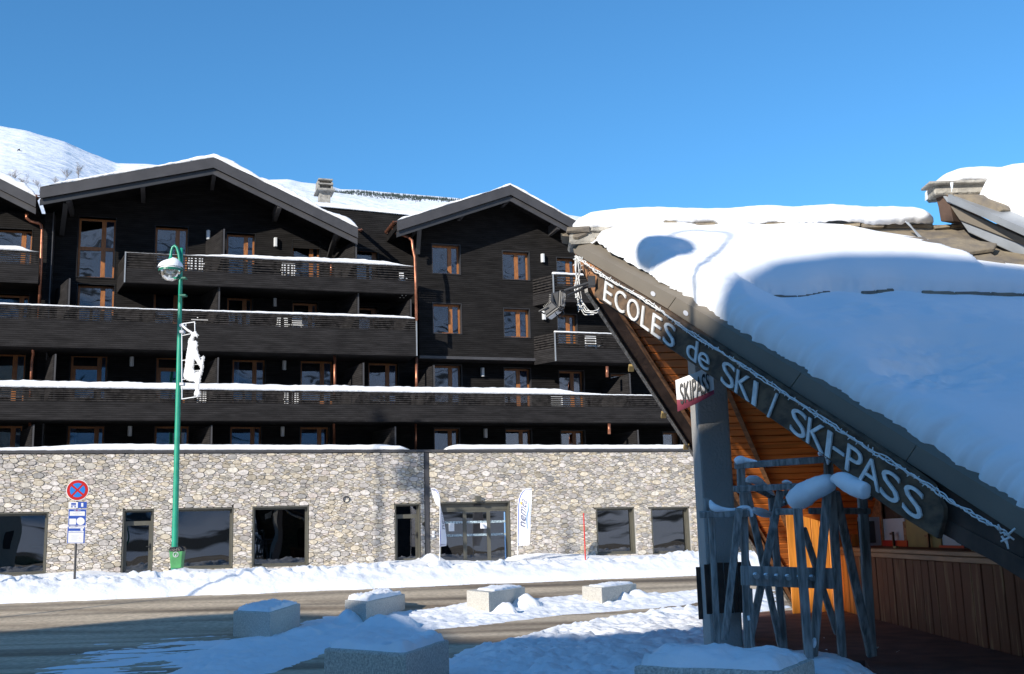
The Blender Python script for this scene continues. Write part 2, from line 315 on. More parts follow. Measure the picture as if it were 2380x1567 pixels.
def snow_top(x, y):
    u, w = uw_of(x, y); g = gz(x, y)
    lum = np.clip(lumps(x * 1.1, y * 1.1), -1, 1); fine = fbm(x * 5.5, y * 5.5, 4, 0.6); mid = fbm(x * 1.6 + 5, y * 1.6, 3)
    # far side: wall strip, trodden pavement, ploughed bank
    zw = interp(u, WLU, WLZ)
    bank = np.exp(-((w - 9.5 - 0.6 * fbm(u * 0.35, w * 0, 2)) / 0.95) ** 2)
    door = np.exp(-((u - fp(1105, 1305)[0]) / 2.3) ** 4)
    zf = interp(w, [0, 0.6, 2.5, 5, 7.5, 9.5], [0, 0, 1, 1, 1, 1])
    base = zw * (1 - zf) + (0.845 + 0.02 * mid) * zf
    ridge = bank * (0.05 + 0.13 * lum * (lum > 0) + 0.06 * fbm(u * 0.5, w * 0.3, 3)) * (1 - 0.45 * door)
    heap = 0.03 * np.exp(-((w - 3.8) / 1.3) ** 2) * (0.6 + lum) * (1 - door)
    far = base + ridge + heap + 0.11 * fine * (0.2 + bank) + 0.08 * np.clip(lumps(x * 2.9 + 4, y * 2.9), -.3, 1) * (0.3 + bank) + 0.035 * mid
    edge = np.clip((11.25 + 0.25 * fbm(u * 0.7, w * 0.5, 3) - w) / 1.3, -1, 1)
    far = np.where(edge > 0, g + (far - g) * np.sqrt(np.clip(edge, 0, 1)), g + 0.05 * edge * 3)
    # near side patches
    def patch(poly, th, soft, am, rough):
        d = poly_sdf(x, y, poly) + 0.22 * fbm(x * 2.0, y * 2.0, 4, 0.6)
        k = np.clip(d / soft, -1, 1); return np.where(k > 0, th * k ** 0.6, 0.12 * k) + am * lum * (k > 0) * np.clip(k, 0, 1) + rough * fine * np.clip(k + .3, 0, 1)
    na = patch(PA, 0.04, 0.5, 0.03, 0.075)
    nb = patch(PB, 0.12, 0.8, 0.05, 0.085) + .035 * np.clip(lumps(x * 3.3 + 2, y * 3.3), -.2, 1) * (poly_sdf(x, y, PB) > 0)
    nb = np.maximum(nb, patch(PR, 0.42, 0.45, 0.03, 0.03))
    xr, yr = x * math.cos(-.25) - y * math.sin(-.25), x * math.sin(-.25) + y * math.cos(-.25)
    streak = fbm(xr * 0.9, yr * 3.2, 5, 0.62)
    ntn = np.clip(poly_sdf(x, y, PT) / 0.8, -1, 1) * 0.03 - 0.020 + 0.06 * streak + .012 * fine
    nn = np.clip(poly_sdf(x, y, PN) / 0.8, -1, 1) * 0.02 - 0.045 + 0.05 * streak
    t = np.maximum.reduce([na, nb, ntn, nn])
    for bx, by, r, h in BW:
        k = np.exp(-((x - bx) ** 2 + (y - by) ** 2) / r ** 2); t = np.maximum(t, k * h * (1 + 0.35 * lum) + 0.05 * fine * k + np.minimum(t, 0.05) * (k > .3) - 0.03)
    near = g + np.clip(t, -0.08, 1)
    return np.where(w < 12.2, far, near)
def polar_grid(name, fn, material, r0, r1, dr, a0, a1, da, kind, smooth=True, drop=None):
    rs = [r0]
    while rs[-1] < r1: rs.append(rs[-1] * (1 + dr))
    rs = np.array(rs); an = np.arange(a0, a1, da); R_, A_ = np.meshgrid(rs, an, indexing='ij'); X = R_ * np.sin(A_); Y = R_ * np.cos(A_); Z = fn(X, Y)
    nr, na = X.shape; V = np.stack([X, Y, Z], -1).reshape(-1, 3); idx = np.arange(nr * na).reshape(nr, na)
    Q = np.stack([idx[:-1, :-1], idx[1:, :-1], idx[1:, 1:], idx[:-1, 1:]], -1).reshape(-1, 4)
    if drop is not None:
        bad = drop(X, Y, Z).reshape(-1); Q = Q[~(bad[Q].all(1))]
    me = bpy.data.meshes.new(name); me.vertices.add(len(V)); me.vertices.foreach_set('co', V.ravel())
    me.loops.add(Q.size); me.loops.foreach_set('vertex_index', Q[:, ::-1].ravel()); me.polygons.add(len(Q)); me.polygons.foreach_set('loop_start', np.arange(0, Q.size, 4)); me.polygons.foreach_set('loop_total', np.full(len(Q), 4))
    me.update(); me.validate(); me.polygons.foreach_set('use_smooth', [smooth] * len(me.polygons)); me.materials.append(material)
    o = bpy.data.objects.new(name, me); SC.collection.objects.link(o); tag(o, kind=kind); return o
# road / ground sheet
mr = mat('wet_gritty_asphalt', (0.53, 0.425, 0.30), 0.8, col2=(0.21, 0.155, 0.10), scale=1.0, stretch=(0.05, 0.62, 1), rot=(0, 0, -TH), thr=(0.41, 0.57), detail=7, bump=0.5, bscale=60, bdist=0.008)
t_ = mr.node_tree; mp_ = [n for n in t_.nodes if n.type == 'MAPPING'][0]
nb_ = [n for n in t_.nodes if n.type == 'BUMP'][0]; n2_ = nb_.inputs['Height'].links[0].from_node; tc_ = [n for n in t_.nodes if n.type == 'TEX_COORD'][0]; t_.links.new(tc_.outputs['Object'], n2_.inputs[0])
# fine grit and cracks over the tracks
gn = t_.nodes.new('ShaderNodeTexNoise'); gn.inputs['Scale'].default_value = 9; gn.inputs['Detail'].default_value = 9; t_.links.new(tc_.outputs['Object'], gn.inputs[0])
gr = t_.nodes.new('ShaderNodeMapRange'); gr.inputs[1].default_value = .3; gr.inputs[2].default_value = .7; gr.inputs[3].default_value = .72; gr.inputs[4].default_value = 1.28; t_.links.new(gn.outputs[0], gr.inputs[0])
bs_ = t_.nodes['Principled BSDF']; old_ = bs_.inputs['Base Color'].links[0].from_socket; vm_ = t_.nodes.new('ShaderNodeVectorMath'); vm_.operation = 'SCALE'; t_.links.new(old_, vm_.inputs[0]); t_.links.new(gr.outputs[0], vm_.inputs['Scale']); t_.links.new(vm_.outputs[0], bs_.inputs['Base Color'])
# the two wheel tracks of each lane, darker and wet, running along the street
def mth(op, a, b=None, c=None):
    n = t_.nodes.new('ShaderNodeMath'); n.operation = op
    for i, q in enumerate((a, b, c)):
        if q is None: continue
        if isinstance(q, (int, float)): n.inputs[i].default_value = q
        else: t_.links.new(q, n.inputs[i])
    return n.outputs[0]
sx_ = t_.nodes.new('ShaderNodeSeparateXYZ'); t_.links.new(tc_.outputs['Object'], sx_.inputs[0])
ww_ = mth('ADD', mth('MULTIPLY', mth('SUBTRACT', sx_.outputs[0], float(P0[0])), float(ND[0])), mth('MULTIPLY', mth('SUBTRACT', sx_.outputs[1], float(P0[1])), float(ND[1])))
src_ = [n for n in t_.nodes if n.type == 'TEX_NOISE' and n.inputs['Scale'].default_value == 1.0][0]
ww_ = mth('ADD', ww_, mth('MULTIPLY', mth('SUBTRACT', src_.outputs[0], .5), 2.2))
tot_ = None
for c_, s_, a_ in ((12.3, .50, .50), (14.6, .38, .42), (16.8, .30, .25)):
    g_ = mth('MULTIPLY', mth('EXPONENT', mth('MULTIPLY', mth('POWER', mth('DIVIDE', mth('ABSOLUTE', mth('SUBTRACT', ww_, c_)), s_), 2.0), -1.0)), a_)
    tot_ = g_ if tot_ is None else mth('ADD', tot_, g_)
vb_ = t_.nodes.new('ShaderNodeVectorMath'); vb_.operation = 'SCALE'; t_.links.new(vm_.outputs[0], vb_.inputs[0]); t_.links.new(mth('SUBTRACT', 1.0, tot_), vb_.inputs['Scale']); t_.links.new(vb_.outputs[0], bs_.inputs['Base Color'])
M['road'] = mr
xs = np.concatenate([np.linspace(-900, -60, 10), np.arange(-58, 60, 0.75), np.linspace(62, 900, 10)]); ys = np.concatenate([np.linspace(-900, -45, 10), np.arange(-42, 60, 0.75), np.linspace(62, 300, 8)])
X, Y = np.meshgrid(xs, ys, indexing='ij'); Z = gz(X, Y) - 0.0; b_ = MB(); n1, n2 = X.shape
b_.add(np.stack([X, Y, Z], -1).reshape(-1, 3), [(i * n2 + j, (i + 1) * n2 + j, (i + 1) * n2 + j + 1, i * n2 + j + 1) for i in range(n1 - 1) for j in range(n2 - 1)])
tag(b_.build('road', M['road'], recalc=False, smooth=True), kind='structure')
snow = polar_grid('ground_snow', snow_top, M['snow'], 5.5, 52, 0.0037, -0.60, 0.54, 0.0022, 'structure', drop=lambda X, Y, Z: Z < gz(X, Y) - 0.012)
# kerb at the edge of the far pavement, mostly buried in the ploughed snow
k_ = MB()
for i in range(60):
    u0 = -30 + i * 1.0; k_.fbox(u0 + .01, u0 + .99, 0.2, 0.62, 10.55, 10.7)
tag(k_.build('kerb', M['concrete'], bevel=0.01), kind='structure')

# ================================================================== MOUNTAINS
def loft(name, curves, material, kind='structure', sub=6, rough=0.0, nx=260, label=None):
    # curves: list of (distance, [(px,py)...]) from near/low to far/high
    pts = []
    for D, c in curves:
        cx_ = [p[0] for p in c]; cy_ = [p[1] for p in c]; row = []
        for x in np.linspace(cx_[0], cx_[-1], nx): row.append(at_depth(x, float(np.interp(x, cx_, cy_)), D))
        pts.append(np.array(row))
    rows = []
    for i in range(len(pts) - 1):
        for s in range(sub): t = s / sub; rows.append(pts[i] * (1 - t) + pts[i + 1] * t)
    rows.append(pts[-1]); G = np.array(rows)
    G[..., 2] += rough * fbm(G[..., 0] * 0.018, G[..., 1] * 0.018, 5, 0.55)
    m_, n_ = G.shape[:2]; b = MB().add(G.reshape(-1, 3), [(i * n_ + j, (i + 1) * n_ + j, (i + 1) * n_ + j + 1, i * n_ + j + 1) for i in range(m_ - 1) for j in range(n_ - 1)])
    o = b.build(name, material, recalc=False, smooth=True); tag(o, kind=kind); return o, G
M['hill_snow'] = mat('mountain_snow', (0.88, 0.89, 0.92), 0.7, bump=0.9, bscale=0.09, bdist=2.5, var=0.03, scale=0.05)
r1 = [(-900, 330), (-300, 270), (0, 291), (60, 301), (150, 328), (200, 350), (270, 378), (345, 381), (450, 392), (600, 420), (900, 470)]
sh = lambda c, d, k=1.0: [(x, y + d) for x, y in c]
loft('mountain_slope', [(150, sh(r1, 330)), (260, sh(r1, 150)), (380, sh(r1, 60)), (480, r1), (640, sh(r1, 60))], M['hill_snow'], rough=1.2)
r2 = [(100, 470), (560, 425), (630, 418), (672, 417), (700, 424), (765, 431), (790, 440), (830, 441), (1000, 456), (1060, 461), (1200, 480), (1600, 540), (2400, 640)]
_, G2 = loft('mountain_ridge', [(300, sh(r2, 260)), (420, sh(r2, 95)), (560, sh(r2, 40)), (700, sh(r2, 14)), (860, r2), (1100, sh(r2, 50))], M['hill_snow'], rough=1.0)
rng = random.Random(5); fb = MB()
def ridge_tree(px, py, D, hpx):
    p = at_depth(px, py, D); h = hpx / F * D; r = h * 0.17; n = 5
    vs = []; fs = []
    for lv, (zz, rr) in enumerate(((0.12, 1.0), (0.45, .62))):
        base = len(vs)
        for k in range(n): a = 2 * math.pi * k / n + rng.random(); vs.append(p + np.array([math.cos(a) * r * rr * rng.uniform(.7, 1.2), math.sin(a) * r * rr, h * zz]))
        vs.append(p + np.array([0, 0, h * (0.68 if lv == 0 else 1.0)])); fs += [(base + k, base + (k + 1) % n, base + n) for k in range(n)]
    fb.add(vs, fs)
for i in range(2600):
    x = rng.uniform(640, 1075)
    if x < 770:
        yb = float(np.interp(x, [640, 770], [438, 456])) + rng.uniform(-3, 7) * (1 if rng.random() < .8 else 2.0)
        if rng.random() < .45: continue
    else:
        yb = float(np.interp(x, [770, 830, 900, 1060], [452, 449, 456, 469])) + abs(rng.gauss(0, 1)) * (4.5 if x < 980 else 2.5) - 2
    if x > 1040 and rng.random() < .4: continue
    ridge = float(np.interp(x, [p[0] for p in r2], [p[1] for p in r2])); d = min(max((yb - ridge) / 14, 0), 2.8)
    D = 860 - 160 * min(d, 1) - 140 * max(d - 1, 0) / 1.86
    ridge_tree(x, max(yb, ridge + 1.5), D, rng.uniform(3.0, 9.5))
for x, y in [(700, 424), (705, 425), (697, 424), (711, 427)]: ridge_tree(x, y + 3, 850, 5)
tag(fb.build('forest_band', M['conifer'], recalc=False), label='band of small dark conifers along the snowy ridge behind the middle roof', cat='forest', kind='stuff')
# rocks breaking through the snow on the near slope
rk = MB()
for x, y in [(845, 476), (848, 480), (851, 473), (842, 483), (868, 478), (44, 349), (51, 351)]:
    p = at_depth(x, y, 480 if x > 200 else 380); s = rng.uniform(.4, .9)
    rk.add([p + np.array([rng.uniform(-1, 1), rng.uniform(-1, 1), rng.uniform(-.6, .6)]) * s for _ in range(6)], [(0, 1, 2), (2, 3, 4), (4, 5, 0), (0, 2, 4), (1, 3, 5)])
tag(rk.build('slope_rocks', M['dark_wood']), label='small dark rocks poking out of the snow slope', cat='rocks', kind='stuff')

def bare_tree(px, py_base, py_top, D, seed, label, spread=1.0):
    rg = random.Random(seed); p0 = at_depth(px, py_base, D); h = (py_base - py_top) / F * D
    root = empty('bare_tree', p0, label, 'tree', 'leafless trees on the slope behind the hotel')
    tr = MB(); br = MB()
    def grow(mb, p, d, L, r, lv):
        n = 4; path = [p]; q = p.copy(); dd = d.copy()
        for i in range(n): dd = unit(dd + np.array([rg.gauss(0, .10), rg.gauss(0, .10), rg.gauss(0.06, .06)])); q = q + dd * L / n; path.append(q.copy())
        mb.tube(path, [r * (1 - .18 * i) for i in range(n + 1)], 4 if lv else 6, cap=False)
        if lv < 4:
            k = (9, 6, 5, 4)[lv]
            for j in range(k):
                t = rg.uniform(.3 if lv == 0 else .15, 1.0); i = min(int(t * n), n - 1); b = path[i] + (path[i + 1] - path[i]) * (t * n - i)
                a = rg.uniform(0, 2 * math.pi); nd_ = unit(dd * 0.9 + np.array([math.cos(a), math.sin(a), 0.15]) * rg.uniform(.5, 1.0) * spread)
                grow(br, b, nd_, L * rg.uniform(.38, .6), r * .45, lv + 1)
    grow(tr, p0, np.array([0, 0, 1.0]), h * .7, h * .016, 0)
    tr.build('trunk', M['bark'], root, recalc=False); br.build('branches', M['bark'], root, recalc=False)
for i, (x, yb, yt, D, l) in enumerate([(182, 425, 372, 110, 'tallest leafless birch behind the left gable, nearest its snowy roof'), (150, 432, 388, 112, 'leafless birch behind the left gable, just left of the tallest one'), (22, 440, 385, 118, 'leafless birch at the far left edge, above the low snowy roof'), (62, 452, 402, 115, 'small leafless birch behind the copper gutter of the left gable'), (132, 440, 404, 108, 'short bushy leafless tree behind the left gable eave'), (92, 448, 412, 116, 'sparse leafless sapling above the left eave corner')]):
    bare_tree(x, yb, yt, D, 30 + i, l)

# ================================================================== HOTEL
WM = -2.0                                     # plane of the main upper wall
HB = empty('hotel_building', uvw(8, 0.8, 0), 'long dark timber chalet hotel with gabled snowy roofs above a fieldstone ground floor', 'building')
ST = empty('stone_wall', uvw(8, 0.8, 0), 'beige fieldstone ground floor wall with large dark shop windows under the hotel', 'wall')

def gz_rect(px0, py0, px1, py1, w): return frect(px0, py0, px1, py1, w)
WIN = []
def window_unit(x0, y0, x1, y1, mull, w, hidden_bottom=None, transom=None, tall=None, door=False, curtain=True, glassmat='glass'):
    u0, u1, z0, z1 = frect(x0, y0, x1, y1, w)
    if hidden_bottom is not None: z0 = hidden_bottom
    WIN.append((w, u0, u1, z0, z1)); rec = 0.26; wf = w - rec; fw = 0.075
    f = MB(); f.fbox(u0, u0 + fw, z0, z1, wf - .06, wf); f.fbox(u1 - fw, u1, z0, z1, wf - .06, wf); f.fbox(u0 + fw, u1 - fw, z1 - fw, z1, wf - .06, wf); f.fbox(u0 + fw, u1 - fw, z0, z0 + fw, wf - .06, wf)
    fr = f.build('window', M['orange_wood'], HB)
    um = u0 + (u1 - u0) * mull; mb = MB().fbox(um, um + 0.17, z0 + fw, z1 - fw, wf - .05, wf + .012)
    if transom: zt = z0 + (z1 - z0) * transom; mb.fbox(u0 + fw, um, zt - .07, zt + .07, wf - .05, wf + .008); mb.fbox(um + .17, u1 - fw, zt - .07, zt + .07, wf - .05, wf + .008)
    if door: mb.fbox(u0 + fw, u0 + fw + .1, z0 + fw, z1 - .42, wf - .045, wf + .006); mb.fbox(u0 + fw + .1, um, z1 - .56, z1 - .42, wf - .045, wf + .006)
    mb.build('mullion', M['orange_wood'], fr)
    MB().fbox(u0 + fw, um, z0 + fw, z1 - fw, wf - .035, wf - .03).build('pane', M[glassmat], fr)
    MB().fbox(um + .17, u1 - fw, z0 + fw, z1 - fw, wf - .035, wf - .03).build('pane', M[glassmat], fr)
    if curtain:
        def cur(a, b):
            n = max(6, int((b - a) / .04)); path = []; c = MB(); vs = []; fs = []
            for i in range(n + 1):
                uu = a + (b - a) * i / n; ww = wf - .16 + .03 * math.sin(i * 1.9) + .01 * math.sin(i * .7); vs += [uvw(uu, z0, ww), uvw(uu, z1 - .03, ww)]
            c.add(vs, [(2 * i, 2 * i + 2, 2 * i + 3, 2 * i + 1) for i in range(n)]).build('curtain', M['curtain'], fr, recalc=False, smooth=True)
        cur(um + .1, u1 - .03)
        if curtain == 2: cur(u0 + .03, u0 + .03 + (u1 - u0) * .2)
    return fr
Z3, Z2, Z1, ZG = 12.5, 9.45, 6.75, 4.4
zf = lambda px, py, w: fp(px, py, w)[1]
WR = WM + 0.9
for a in [
  (181, 506, 267, 645, .62, WM, None, .50, None), (-20, 532, 74, 600, .72, WM, 12.0), (361, 527, 436, 600, .62, WM, 12.1), (527, 543, 592, 620, .62, WM, 12.1), (680, 560, 743, 625, .64, WM, 12.1), (827, 578, 878, 640, .78, WM, 12.1),
  (1005, 569, 1069, 636, .60, WR), (1169, 585, 1230, 650, .50, WR), (1295, 600, 1341, 664, .55, WR),
  (179, 662, 264, 760, .62, WM, 9.5), (-20, 684, 66, 760, .72, WM, 9.5), (357, 677, 426, 760, .66, WM, 9.5), (528, 691, 586, 760, .62, WM, 9.5), (680, 703, 738, 770, .66, WM, 9.5), (829, 714, 878, 780, .75, WM, 9.5),
  (1007, 706, 1072, 775, .60, WR), (1172, 718, 1231, 784, .54, WR), (1297, 731, 1341, 800, .54, WR),
  (-25, 821, 57, 925, .62, WM, 6.85), (163, 824, 248, 925, .72, WM, 6.85, None, None, True), (363, 829, 431, 925, .68, WM, 6.85, None, None, True), (540, 835, 616, 930, .62, WM, 6.85, None, None, False, 2), (699, 838, 774, 935, .62, WM, 6.85), (857, 843, 926, 940, .60, WM, 6.85),
  (1008, 849, 1073, 940, .58, WM, 6.85), (1173, 856, 1234, 945, .52, WM, 6.85), (1301, 862, 1358, 950, .52, WM, 6.85), (1421, 869, 1464, 950, .6, WM, 6.85),
  (-25, 989, 50, 1060, .62, WM, 4.2), (156, 990, 241, 1060, .72, WM, 4.2, None, None, False, 2), (359, 990, 438, 1060, .66, WM, 4.2), (535, 991, 607, 1060, .66, WM, 4.2), (698, 992, 764, 1060, .62, WM, 4.2), (1010, 996, 1068, 1060, .6, WM, 4.2, None, None, False, 2),
  (1176, 998, 1236, 1060, .58, WM, 4.2), (1305, 1001, 1360, 1060, .56, WM, 4.2), (1542, 1005, 1581, 1060, .7, WM, 4.2, None, None, False, 0)]:
    a = list(a) + [None] * (10 - len(a)); window_unit(a[0], a[1], a[2], a[3], a[4], a[5], a[6], a[7], a[8], bool(a[9]), (True if len(a) < 11 or a[10] is None else a[10]))

def pierced_wall(name, w, u0, u1, z0, z1, holes, material, parent, reveal=0.3, revmat=None):
    us = sorted({u0, u1, *[c for h in holes for c in h[:2] if u0 < c < u1]}); zs = sorted({z0, z1, *[c for h in holes for c in h[2:] if z0 < c < z1]})
    b = MB()
    for i in range(len(us) - 1):
        for j in range(len(zs) - 1):
            uc, zc = (us[i] + us[i + 1]) / 2, (zs[j] + zs[j + 1]) / 2
            if any(h[0] < uc < h[1] and h[2] < zc < h[3] for h in holes): continue
            b.quad(uvw(us[i], zs[j], w), uvw(us[i + 1], zs[j], w), uvw(us[i + 1], zs[j + 1], w), uvw(us[i], zs[j + 1], w))
    o = b.build(name, material, parent, recalc=False)
    for h in holes:
        a, c, d, e = max(h[0], u0), min(h[1], u1), h[2], h[3]
        if a >= c: continue
        r = MB(); r.fbox(a - .03, a, d, e, w - reveal, w + .012); r.fbox(c, c + .03, d, e, w - reveal, w + .012); r.fbox(a - .03, c + .03, e, e + .03, w - reveal, w + .014); r.fbox(a - .03, c + .03, d - .03, d, w - reveal, w + .03)
        if reveal > .01: r.build('window_surround', revmat or M['trim_dark'], parent)
    return o
U = lambda px, py, w: fp(px, py, w)[0]
uL, uR1 = U(122, 700, WM), U(972, 700, WM)
holes = lambda w, a, b: [(h[1], h[2], h[3], h[4]) for h in WIN if h[0] == w and h[2] > a and h[1] < b]
# lower wall, three storeys under the two wings
zrect = 14.0
pierced_wall('timber_wall', WM, -30, 34, 4.0, zf(1100, 833, WM), holes(WM, -30, 34), M['clad'], HB)
zled = zf(1100, 833, WM)
pierced_wall('timber_wall', WM, -30, uR1 + .6, zled, zrect, holes(WM, -30, 40), M['clad'], HB)
uC_ = U(650, 530, WM)
pierced_wall('timber_wall', WM, -30, uC_, zrect, 14.85, [h for h in holes(WM, -30, 40) if h[3] > zrect], M['clad'], HB, reveal=.001)
# right wing upper wall stands proud
ur0, ur1 = U(973, 700, WR), 30.0
zl2 = zf(1110, 830, WR)
pierced_wall('timber_wall', WR, ur0, ur1, zl2, 14.3, holes(WR, 0, 40), M['clad'], HB)
MB().fbox(ur0, ur1, zl2 - .12, zl2, WM, WR + .06).build('ledge', M['trim'], HB)
MB().fbox(ur0, ur0 + .04, zl2, zrect + .8, WM, WR - .002).build('wing_side', M['clad'], HB)
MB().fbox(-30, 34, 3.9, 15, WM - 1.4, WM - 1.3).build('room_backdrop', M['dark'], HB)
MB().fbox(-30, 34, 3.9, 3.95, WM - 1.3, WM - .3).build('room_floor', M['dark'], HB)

# gables
def gable(L, A, Rr, w, wallw, label=None, depth=13, fas=0.42, snow_l=0.16, snow_r=0.28, uw0=None, uw1=None, zb=zrect, ustep=None):
    gl, ga, gr = [np.array(fp(x, y, w)) for x, y in (L, A, Rr)]
    def band(a, b, t0, t1, w0, w1, mb):    # band under the line a-b between vertical drops t0 and t1
        mb.prism([uvw(a[0], a[1] - t0, w0), uvw(b[0], b[1] - t0, w0), uvw(b[0], b[1] - t1, w0), uvw(a[0], a[1] - t1, w0)], ND * (w1 - w0))
    f = MB(); band(gl, ga, 0, fas, w, w - .05, f); f.build('fascia', M['trim'], HB)
    f = MB(); band(ga, gr, 0, fas, w, w - .05, f); f.build('fascia', M['trim'], HB)
    f = MB(); band(gl, ga, fas, fas + .24, w - .12, w - .18, f); f.build('fascia', M['trim_dark'], HB)
    f = MB(); band(ga, gr, fas, fas + .24, w - .12, w - .18, f); f.build('fascia', M['trim'], HB)
    f = MB(); band(gl, ga, .04, .3, w - .05, w - depth, f); band(ga, gr, .04, .3, w - .05, w - depth, f); f.build('roof', M['soffit'], HB)
    # snow cover with a soft lumpy edge
    for (a, b, th, sd) in ((gl, ga, snow_l, 1), (ga, gr, snow_r, 2)):
        n, m = 70, 26; vs = []; fs = []; prof = [(0.0, 0.0), (-.03, .5), (.03, .85), (.12, 1.0)] + [(.12 + (depth - .2) * (k / (m - 4)) ** 1.6, 1.0) for k in range(1, m - 3)]
        for i in range(n + 1):
            t = i / n; pu = a[0] + (b[0] - a[0]) * t; pz = a[1] + (b[1] - a[1]) * t
            for j, (dw, k) in enumerate(prof):
                h = th * (0.85 + .5 * float(fbm(pu * 1.3 + sd * 9, dw * 1.1, 3)) + .18 * float(fbm(pu * 6 + sd, dw * 4, 2)))
                e = 1.0 if sd == 1 else min(1.0, max(0.0, (1 - t) * 22)) ** .5
                if sd == 1: e = min(1.0, t * 18) ** .5
                vs.append(uvw(pu, pz + max(0.02, h * k * e), w - .02 - dw + (0.05 * float(fbm(pu * 3, k, 2)) if j < 3 else 0)))
        c = len(prof); fs = [(i * c + j, (i + 1) * c + j, (i + 1) * c + j + 1, i * c + j + 1) for i in range(n) for j in range(c - 1)]
        MB().add(vs, fs).build('roof_snow', M['snow'], HB, smooth=True)
    # wall under the gable
    a0 = uw0 if uw0 is not None else gl[0] + .8; a1 = uw1 if uw1 is not None else gr[0] - .8
    zz = lambda uu: (gl[1] + (ga[1] - gl[1]) * (uu - gl[0]) / (ga[0] - gl[0]) if uu < ga[0] else ga[1] + (gr[1] - ga[1]) * (uu - ga[0]) / (gr[0] - ga[0])) - .3
    poly = [uvw(a0, zb, wallw), uvw(a1, zb, wallw), uvw(a1, max(zz(a1), zb + .01), wallw), uvw(ga[0], zz(ga[0]), wallw), uvw(a0, max(zz(a0), zb + .01), wallw)]
    if ustep: poly = [uvw(ustep, zb, wallw), poly[1], poly[2], poly[3], poly[4], uvw(a0, 14.85, wallw), uvw(ustep, 14.85, wallw)]
    MB().quad(*poly).build('gable_wall', M['clad'], HB, recalc=False)
    return gl, ga, gr
g1 = gable((93, 436), (497, 366), (832, 530), 0.2, WM, ustep=uC_, uw0=uL, uw1=U(835, 600, WM))
g2 = gable((923, 514), (1187, 431), (1352, 521), 0.2, WR, snow_l=.13, snow_r=.15, uw0=ur0, uw1=ur1 - 8, zb=14.3)
g0 = gable((-420, 390), (-170, 330), (84, 458), 0.0, WM - .3, uw0=-14, uw1=U(100, 600, WM), fas=.4)
# connecting block between the gables
um0, um1 = U(800, 520, WM), ur0
zt0, zt1 = zf(794, 488, WM), zf(925, 500, WM)
MB().quad(uvw(um0 - 2, zrect, WM + .002), uvw(um1, zrect, WM + .002), uvw(um1, zt1, WM + .002), uvw(um0 - 2, zt0 + .1, WM + .002)).build('gable_wall', M['clad'], HB, recalc=False)
n = 40; vs = []
for i in range(n + 1):
    t = i / n; uu = um0 - 2 + (um1 + .5 - um0 + 2) * t; zz = zt0 + .1 + (zt1 - zt0 - .1) * t
    for dw, k in ((0, 0), (-.04, .5), (.03, .9), (.2, 1), (3, 1.3), (9, 1.6)): vs.append(uvw(uu, zz + (.2 + .06 * float(fbm(uu * 2, dw, 3))) * k, WM + .08 - dw))
MB().add(vs, [(i * 6 + j, (i + 1) * 6 + j, (i + 1) * 6 + j + 1, i * 6 + j + 1) for i in range(n) for j in range(5)]).build('roof_snow', M['snow'], HB, smooth=True)
# corner pilaster between leftmost part and the main gable
a = U(100, 600, WM + .6); c = U(121, 600, WM + .6)
MB().fbox(a, a + .28, 4.5, zf(110, 500, WM + .6) + .1, WM - .3, WM + .6).build('corner_pilaster', M['clad'], HB)
MB().fbox(a + .281, c, 4.5, zf(110, 500, WM + .6) + .15, WM, WM + .62).build('corner_board', M['trim'], HB)
# purlin ends and struts
for (x0, y0, x1, y1, d) in [(154, 452, 164, 469, 1.6), (327, 421, 337, 437, 1.6), (494, 391, 503, 407, 1.6), (645, 460, 655, 484, 1.6), (789, 525, 798, 542, 1.8), (973, 511, 980, 528, 1.0), (1078, 481, 1085, 497, 1.0), (1181, 450, 1188, 465, 1.0), (1294, 511, 1301, 533, 1.0)]:
    u0, u1, z0, z1 = frect(x0, y0, x1, y1, 0.0); MB().fbox(u0, u1, z0, z1, WM, 0.0).build('purlin', M['trim'], HB)
for (xa, ya, xb, yb, w1) in [(153, 469, 144, 545, WM), (782, 541, 764, 600, WM), (975, 528, 970, 590, WR)]:
    ua, za = fp(xa, ya, -.25); ub, zb = fp(xb, yb, w1 + .05); MB().beam(uvw(ua, za, -.3), uvw(ub, zb, w1 + .08), .18, .16, UD).build('strut', M['trim_dark'], HB)
